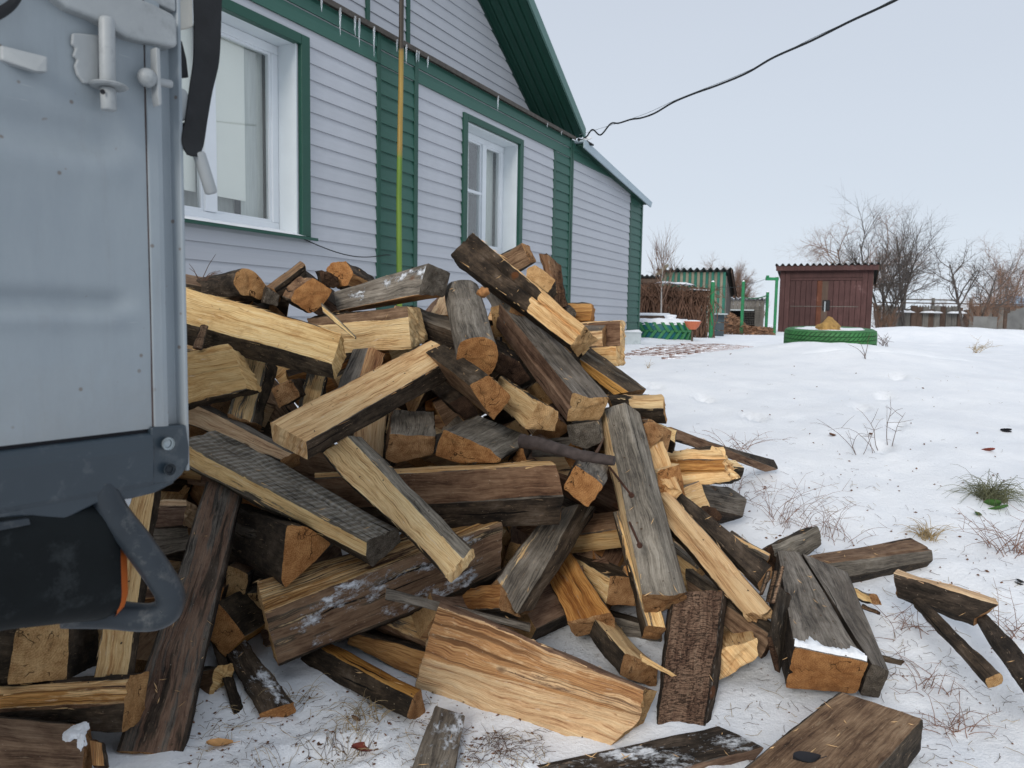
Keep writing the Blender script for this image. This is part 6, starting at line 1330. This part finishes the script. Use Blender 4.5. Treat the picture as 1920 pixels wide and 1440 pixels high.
# ------------------------------------------------------------------ weeds, twigs and leaves on the snow
def stems(name, label, cat, px, py, n, size, mat, sd_, spread=.6, r_=.0016, branch=2, kind=None, droop=.3, group=None):
    p = onground(px, py); p[2] = gz(p[0], p[1]); rr = random.Random(sd_); b = MB()
    for i in range(n):
        a = rr.uniform(0, 6.28); L_ = size*rr.uniform(.45, 1.1); lean = rr.uniform(.2, 1)*spread; q = Vector((rr.uniform(-.25, .25)*size*spread, rr.uniform(-.25, .25)*size*spread, 0)); q.z = gz(p[0]+q.x, p[1]+q.y)-p[2]-.004
        d = Vector((math.cos(a)*lean, math.sin(a)*lean, 1)).normalized(); pts = [q.copy()]; nn = 7
        for k_ in range(nn):
            d = (d+Vector((math.cos(a)*lean*.25, math.sin(a)*lean*.25, -droop*.35*(k_/nn)*2))+Vector((rr.gauss(0, .12), rr.gauss(0, .12), rr.gauss(0, .12)))).normalized(); q = q+d*L_/nn
            gg = gz(p[0]+q.x, p[1]+q.y)-p[2]; 
            if q.z < gg+.002: q.z = gg+.003
            pts.append(q.copy())
        b.tube(pts, [r_*(1-.7*k_/nn) for k_ in range(nn+1)], 3, caps=False)
        for j in range(branch):
            k_ = rr.randint(2, nn-1); bd = (Vector((rr.gauss(0, 1), rr.gauss(0, 1), rr.uniform(.1, .9)))).normalized(); bp = pts[k_]; L2 = L_*rr.uniform(.15, .4)
            b.tube([bp, bp+bd*L2*.5, bp+bd*L2+Vector((0, 0, rr.uniform(-.2, .2)*L2))], [r_*.6, r_*.5, r_*.3], 3, caps=False)
    o = b.build(name, mat); o.location = p; tag(o, label, cat, group, kind); return o
stems('bare_weed', 'reddish tangle of dry stems right of the charcoal block', 'weed', 1400, 930, 16, .24, M_REDTWIG, 1, 1.3, .0012)
stems('bare_weed', 'dense reddish dry stems behind the knobbly grey block', 'weed', 1487, 985, 30, .28, M_REDTWIG, 2, 1.1, .0012)
stems('bare_weed', 'dry stems behind the grey-brown squared beam', 'weed', 1570, 1010, 20, .22, M_REDTWIG, 3, 1.2, .0011)
stems('bare_weed', 'thin bare twigs at the right edge below the green grass tuft', 'weed', 1888, 1030, 26, .26, M_REDTWIG, 4, .9)
stems('bare_weed', 'two upright twiggy stems standing alone in open snow', 'weed', 1655, 845, 3, .42, M_TWIG, 5, .35, .0024, 4)
stems('bare_weed', 'leaning twig fan left of the two upright stems', 'weed', 1615, 848, 6, .34, M_TWIG, 66, .8, .0018, 1)
stems('bare_weed', 'thin dry stems at the tip of the long brown plank', 'weed', 1385, 845, 14, .22, M_REDTWIG, 6, 1.2)
stems('bare_weed', 'few dry stems on the snow right of the dark wedge', 'weed', 1895, 1190, 16, .16, M_REDTWIG, 7, 1.1, .0013)
stems('bare_weed', 'dry stems near the bottom right corner of the snow', 'weed', 1790, 1370, 22, .12, M_REDTWIG, 8, 1.2, .0012)
stems('bare_weed', 'dry twiglets on snow between square stick and brown beam', 'weed', 1740, 1290, 16, .14, M_REDTWIG, 9, 1.3, .0012)
stems('bare_weed', 'pale frosted dead weed in the snow before the right mound', 'weed', 1830, 662, 14, .30, M_STRAW, 10, .5, .004, 3)
stems('bare_weed', 'dead weed stalks beside the green tyre', 'weed', 1625, 672, 3, .26, M_TWIG, 12, .4, .004, 0)
stems('bare_weed', 'dark dead weed stalks right of the green tyre', 'weed', 1660, 650, 12, .34, M_TWIG, 13, .5, .005, 3)
stems('bare_weed', 'short grass stalks poking through snow near the pavers', 'weed', 1215, 690, 9, .09, M_STRAW, 14, .4, .002, 0)
stems('bare_weed', 'twig clump at the edge of the cracked grey beam', 'weed', 1700, 1180, 14, .18, M_REDTWIG, 15, 1.3, .0012)
stems('grass_tuft', 'tuft of frosted grey-green grass at the right edge of the snow', 'grass', 1856, 935, 190, .20, M_GRASS, 16, 1.0, .0017, 0, None, .9)
stems('grass_tuft', 'straw-coloured grass tuft behind the squared beam', 'grass', 1738, 1010, 70, .12, M_STRAW, 17, .9, .0015, 0, None, .6)
stems('grass_tuft', 'straw wisps under the low dark beam at bottom', 'grass', 690, 1345, 34, .14, M_STRAW, 18, 1.2, .0010, 0, None, .8)
stems('grass_tuft', 'straw wisps around the red leaf', 'grass', 640, 1395, 26, .12, M_STRAW, 19, 1.4, .0009, 0, None, .9)
stems('grass_tuft', 'dark fine stems under the right side of the striped log', 'grass', 930, 1400, 34, .10, M_TWIG, 20, 1.4, .0009, 0, None, .9)
stems('grass_tuft', 'straw wisps beside the orange-tipped frosted log', 'grass', 560, 1310, 22, .11, M_STRAW, 21, 1.2, .0009, 0, None, .8)
# loose straws and needles scattered over the snow
def scatter(name, label, areas, mat, sd_, lmin, lmax, r_):
    rr = random.Random(sd_); b = MB()
    for (x0, x1, y0, y1, n) in areas:
        for i in range(n):
            p = onground(rr.uniform(x0, x1), rr.uniform(y0, y1)); a = rr.uniform(0, 3.14); L_ = rr.uniform(lmin, lmax); pts = []; bend_ = rr.uniform(-.6, .6)
            for k_ in range(4):
                t = k_/3-.5; x = p[0]+math.cos(a+bend_*t)*L_*t; y = p[1]+math.sin(a+bend_*t)*L_*t; pts.append((x, y, gz(x, y)+.003+abs(rr.gauss(0, .003))))
            b.tube(pts, r_, 3, caps=False)
    o = b.build(name, mat); tag(o, label, kind='stuff')
scatter('straw_litter', 'loose straws on the snow', [(350, 820, 1300, 1440, 90), (860, 1030, 1370, 1440, 40), (1340, 1500, 1250, 1420, 20), (1650, 1920, 1000, 1440, 70), (1350, 1650, 900, 1060, 60), (1500, 1900, 700, 900, 14)], M_STRAW, 4, .012, .06, .0006)
scatter('twig_litter', 'fine dark twigs and needles on the snow', [(350, 820, 1310, 1440, 200), (860, 1030, 1370, 1440, 120), (1340, 1700, 1150, 1440, 45), (1650, 1920, 950, 1440, 170), (1350, 1650, 880, 1060, 90), (1250, 1920, 680, 900, 40)], M_TWIG, 5, .006, .045, .0006)
b = MB(); rr = random.Random(9)
for (x0, x1, y0, y1, n, s0_, s1_) in [(350, 1000, 1290, 1440, 260, .002, .006), (1350, 1900, 880, 1100, 90, .003, .009), (1300, 1900, 660, 880, 40, .004, .012), (1340, 1900, 1100, 1440, 110, .002, .005)]:
    for i in range(n):
        p = onground(rr.uniform(x0, x1), rr.uniform(y0, y1)); a = rr.uniform(0, 6.28); s_ = rr.uniform(s0_, s1_); d1 = Vector((math.cos(a), math.sin(a), rr.uniform(-.3, .3)))*s_; d2 = Vector((-math.sin(a), math.cos(a), rr.uniform(-.3, .3)))*s_*rr.uniform(.3, .8); c_ = Vector(p); c_.z = gz(p[0], p[1])+s_*.4
        b.add([c_-d1, c_-d2, c_+d1, c_+d2, c_+Vector((0, 0, s_*.5)), c_-Vector((0, 0, s_*.5))], [(0, 1, 4), (1, 2, 4), (2, 3, 4), (3, 0, 4), (1, 0, 5), (2, 1, 5), (3, 2, 5), (0, 3, 5)])
tag(b.build('bark_crumbs', M_LEAFB), 'small bark crumbs and leaf bits on the snow', kind='stuff')
def leaf(name, label, px, py, L_, W_, mat, rz, tilt=.1, d=None, cat='leaf', th=.0012):
    b = MB(); n = 10; top = []
    for i in range(n+1):
        u = i/n; w_ = W_*math.sin(math.pi*u**.85)**.8; cup = .18*W_
        for v_ in (-1, -.5, 0, .5, 1): top.append(((u-.5)*L_, v_*w_*.5, cup*(v_*v_)+.1*L_*(u-.5)**2*4*.5+.0012*N(u*9, v_*3, px)))
    b.add(top, [(i*5+j, (i+1)*5+j, (i+1)*5+j+1, i*5+j+1) for i in range(n) for j in range(4)]); b.add([(p[0], p[1], p[2]-th) for p in top], [(i*5+j+1, (i+1)*5+j+1, (i+1)*5+j, i*5+j) for i in range(n) for j in range(4)])
    b.tube([(L_*.48, 0, .002), (L_*.75, .003, .004)], .0008, 4)
    o = b.build(name, mat, smooth=50); p = onground(px, py) if d is None else at(px, py, d); o.location = p; o.location.z += .004; o.rotation_euler = (tilt, tilt*.5, rz); tag(o, label, cat); return o
leaf('fallen_leaf', 'curled dark red leaf on the snow at bottom centre', 688, 1407, .072, .034, M_LEAFR, .1)
leaf('wood_chip', 'flat orange-tan wood chip on the snow beside the leaning plank', 412, 1398, .060, .028, simple('wood_chip', (.55, .30, .12), .85, .3, 30), .15, cat='wood chip')
leaf('fallen_leaf', 'brown leaf lying on open snow left of the twig fan', 1560, 817, .05, .03, M_LEAFB, .5, .4)
leaf('fallen_leaf', 'small brown leaf between the upright stems', 1632, 815, .035, .02, M_LEAFB, 1.5, .4)
leaf('fallen_leaf', 'reddish brown leaf near the grass tuft', 1852, 846, .07, .035, M_LEAFR, 2.2, .5)
leaf('dirt_clod', 'dark dirt clod on the snow at the right edge', 1886, 809, .06, .05, M_SEAM, 2.2, .3, cat='clod', th=.014)
leaf('dirt_clod', 'tiny black clod on the snow above the dark wedge', 1912, 1093, .03, .03, M_SEAM, 1.2, .3, cat='clod', th=.01)
leaf('fallen_leaf', 'green leaf at the foot of the frosted grass tuft', 1833, 966, .055, .03, M_LEAFG, .9, .3)
leaf('fallen_leaf', 'green leaf standing inside the frosted grass tuft', 1858, 948, .09, .05, M_LEAFG, 1.9, .7)
leaf('fallen_leaf', 'folded green leaf under the grass blades', 1872, 956, .08, .04, M_LEAFG, 2.9, .6)
leaf('bark_flake', 'dark bark flake lying on the broad brown beam', 1512, 1428, .055, .034, M_SEAM, .1, .05, d=1.40, cat='bark')
leaf('fallen_leaf', 'dark leaf on the snow before the splintered wedge', 600, 1398, .02, .012, M_LEAFB, 1.1, .3)
leaf('fallen_leaf', 'curled brown leaf in the straw wisps', 665, 1352, .04, .026, M_LEAFB, 2.1, .8)
# twigs on the round bark log
b = MB(); rr = random.Random(2)
o_ = at(385, 522, 2.75)
for i in range(9):
    p0 = Vector(at(378+rr.uniform(-6, 8), 526, 2.72)-o_); d = Vector((rr.uniform(-.2, 1), 0, rr.uniform(-.05, .7))).normalized(); L_ = rr.uniform(.05, .11); b.tube([p0, p0+d*L_*.5+Vector((0, 0, .008)), p0+d*L_], [.0016, .0012, .0007], 4)
o = b.build('dead_twigs', M_TWIG); o.location = o_; tag(o, 'spray of thin dead twigs on the top left round log', 'twigs')
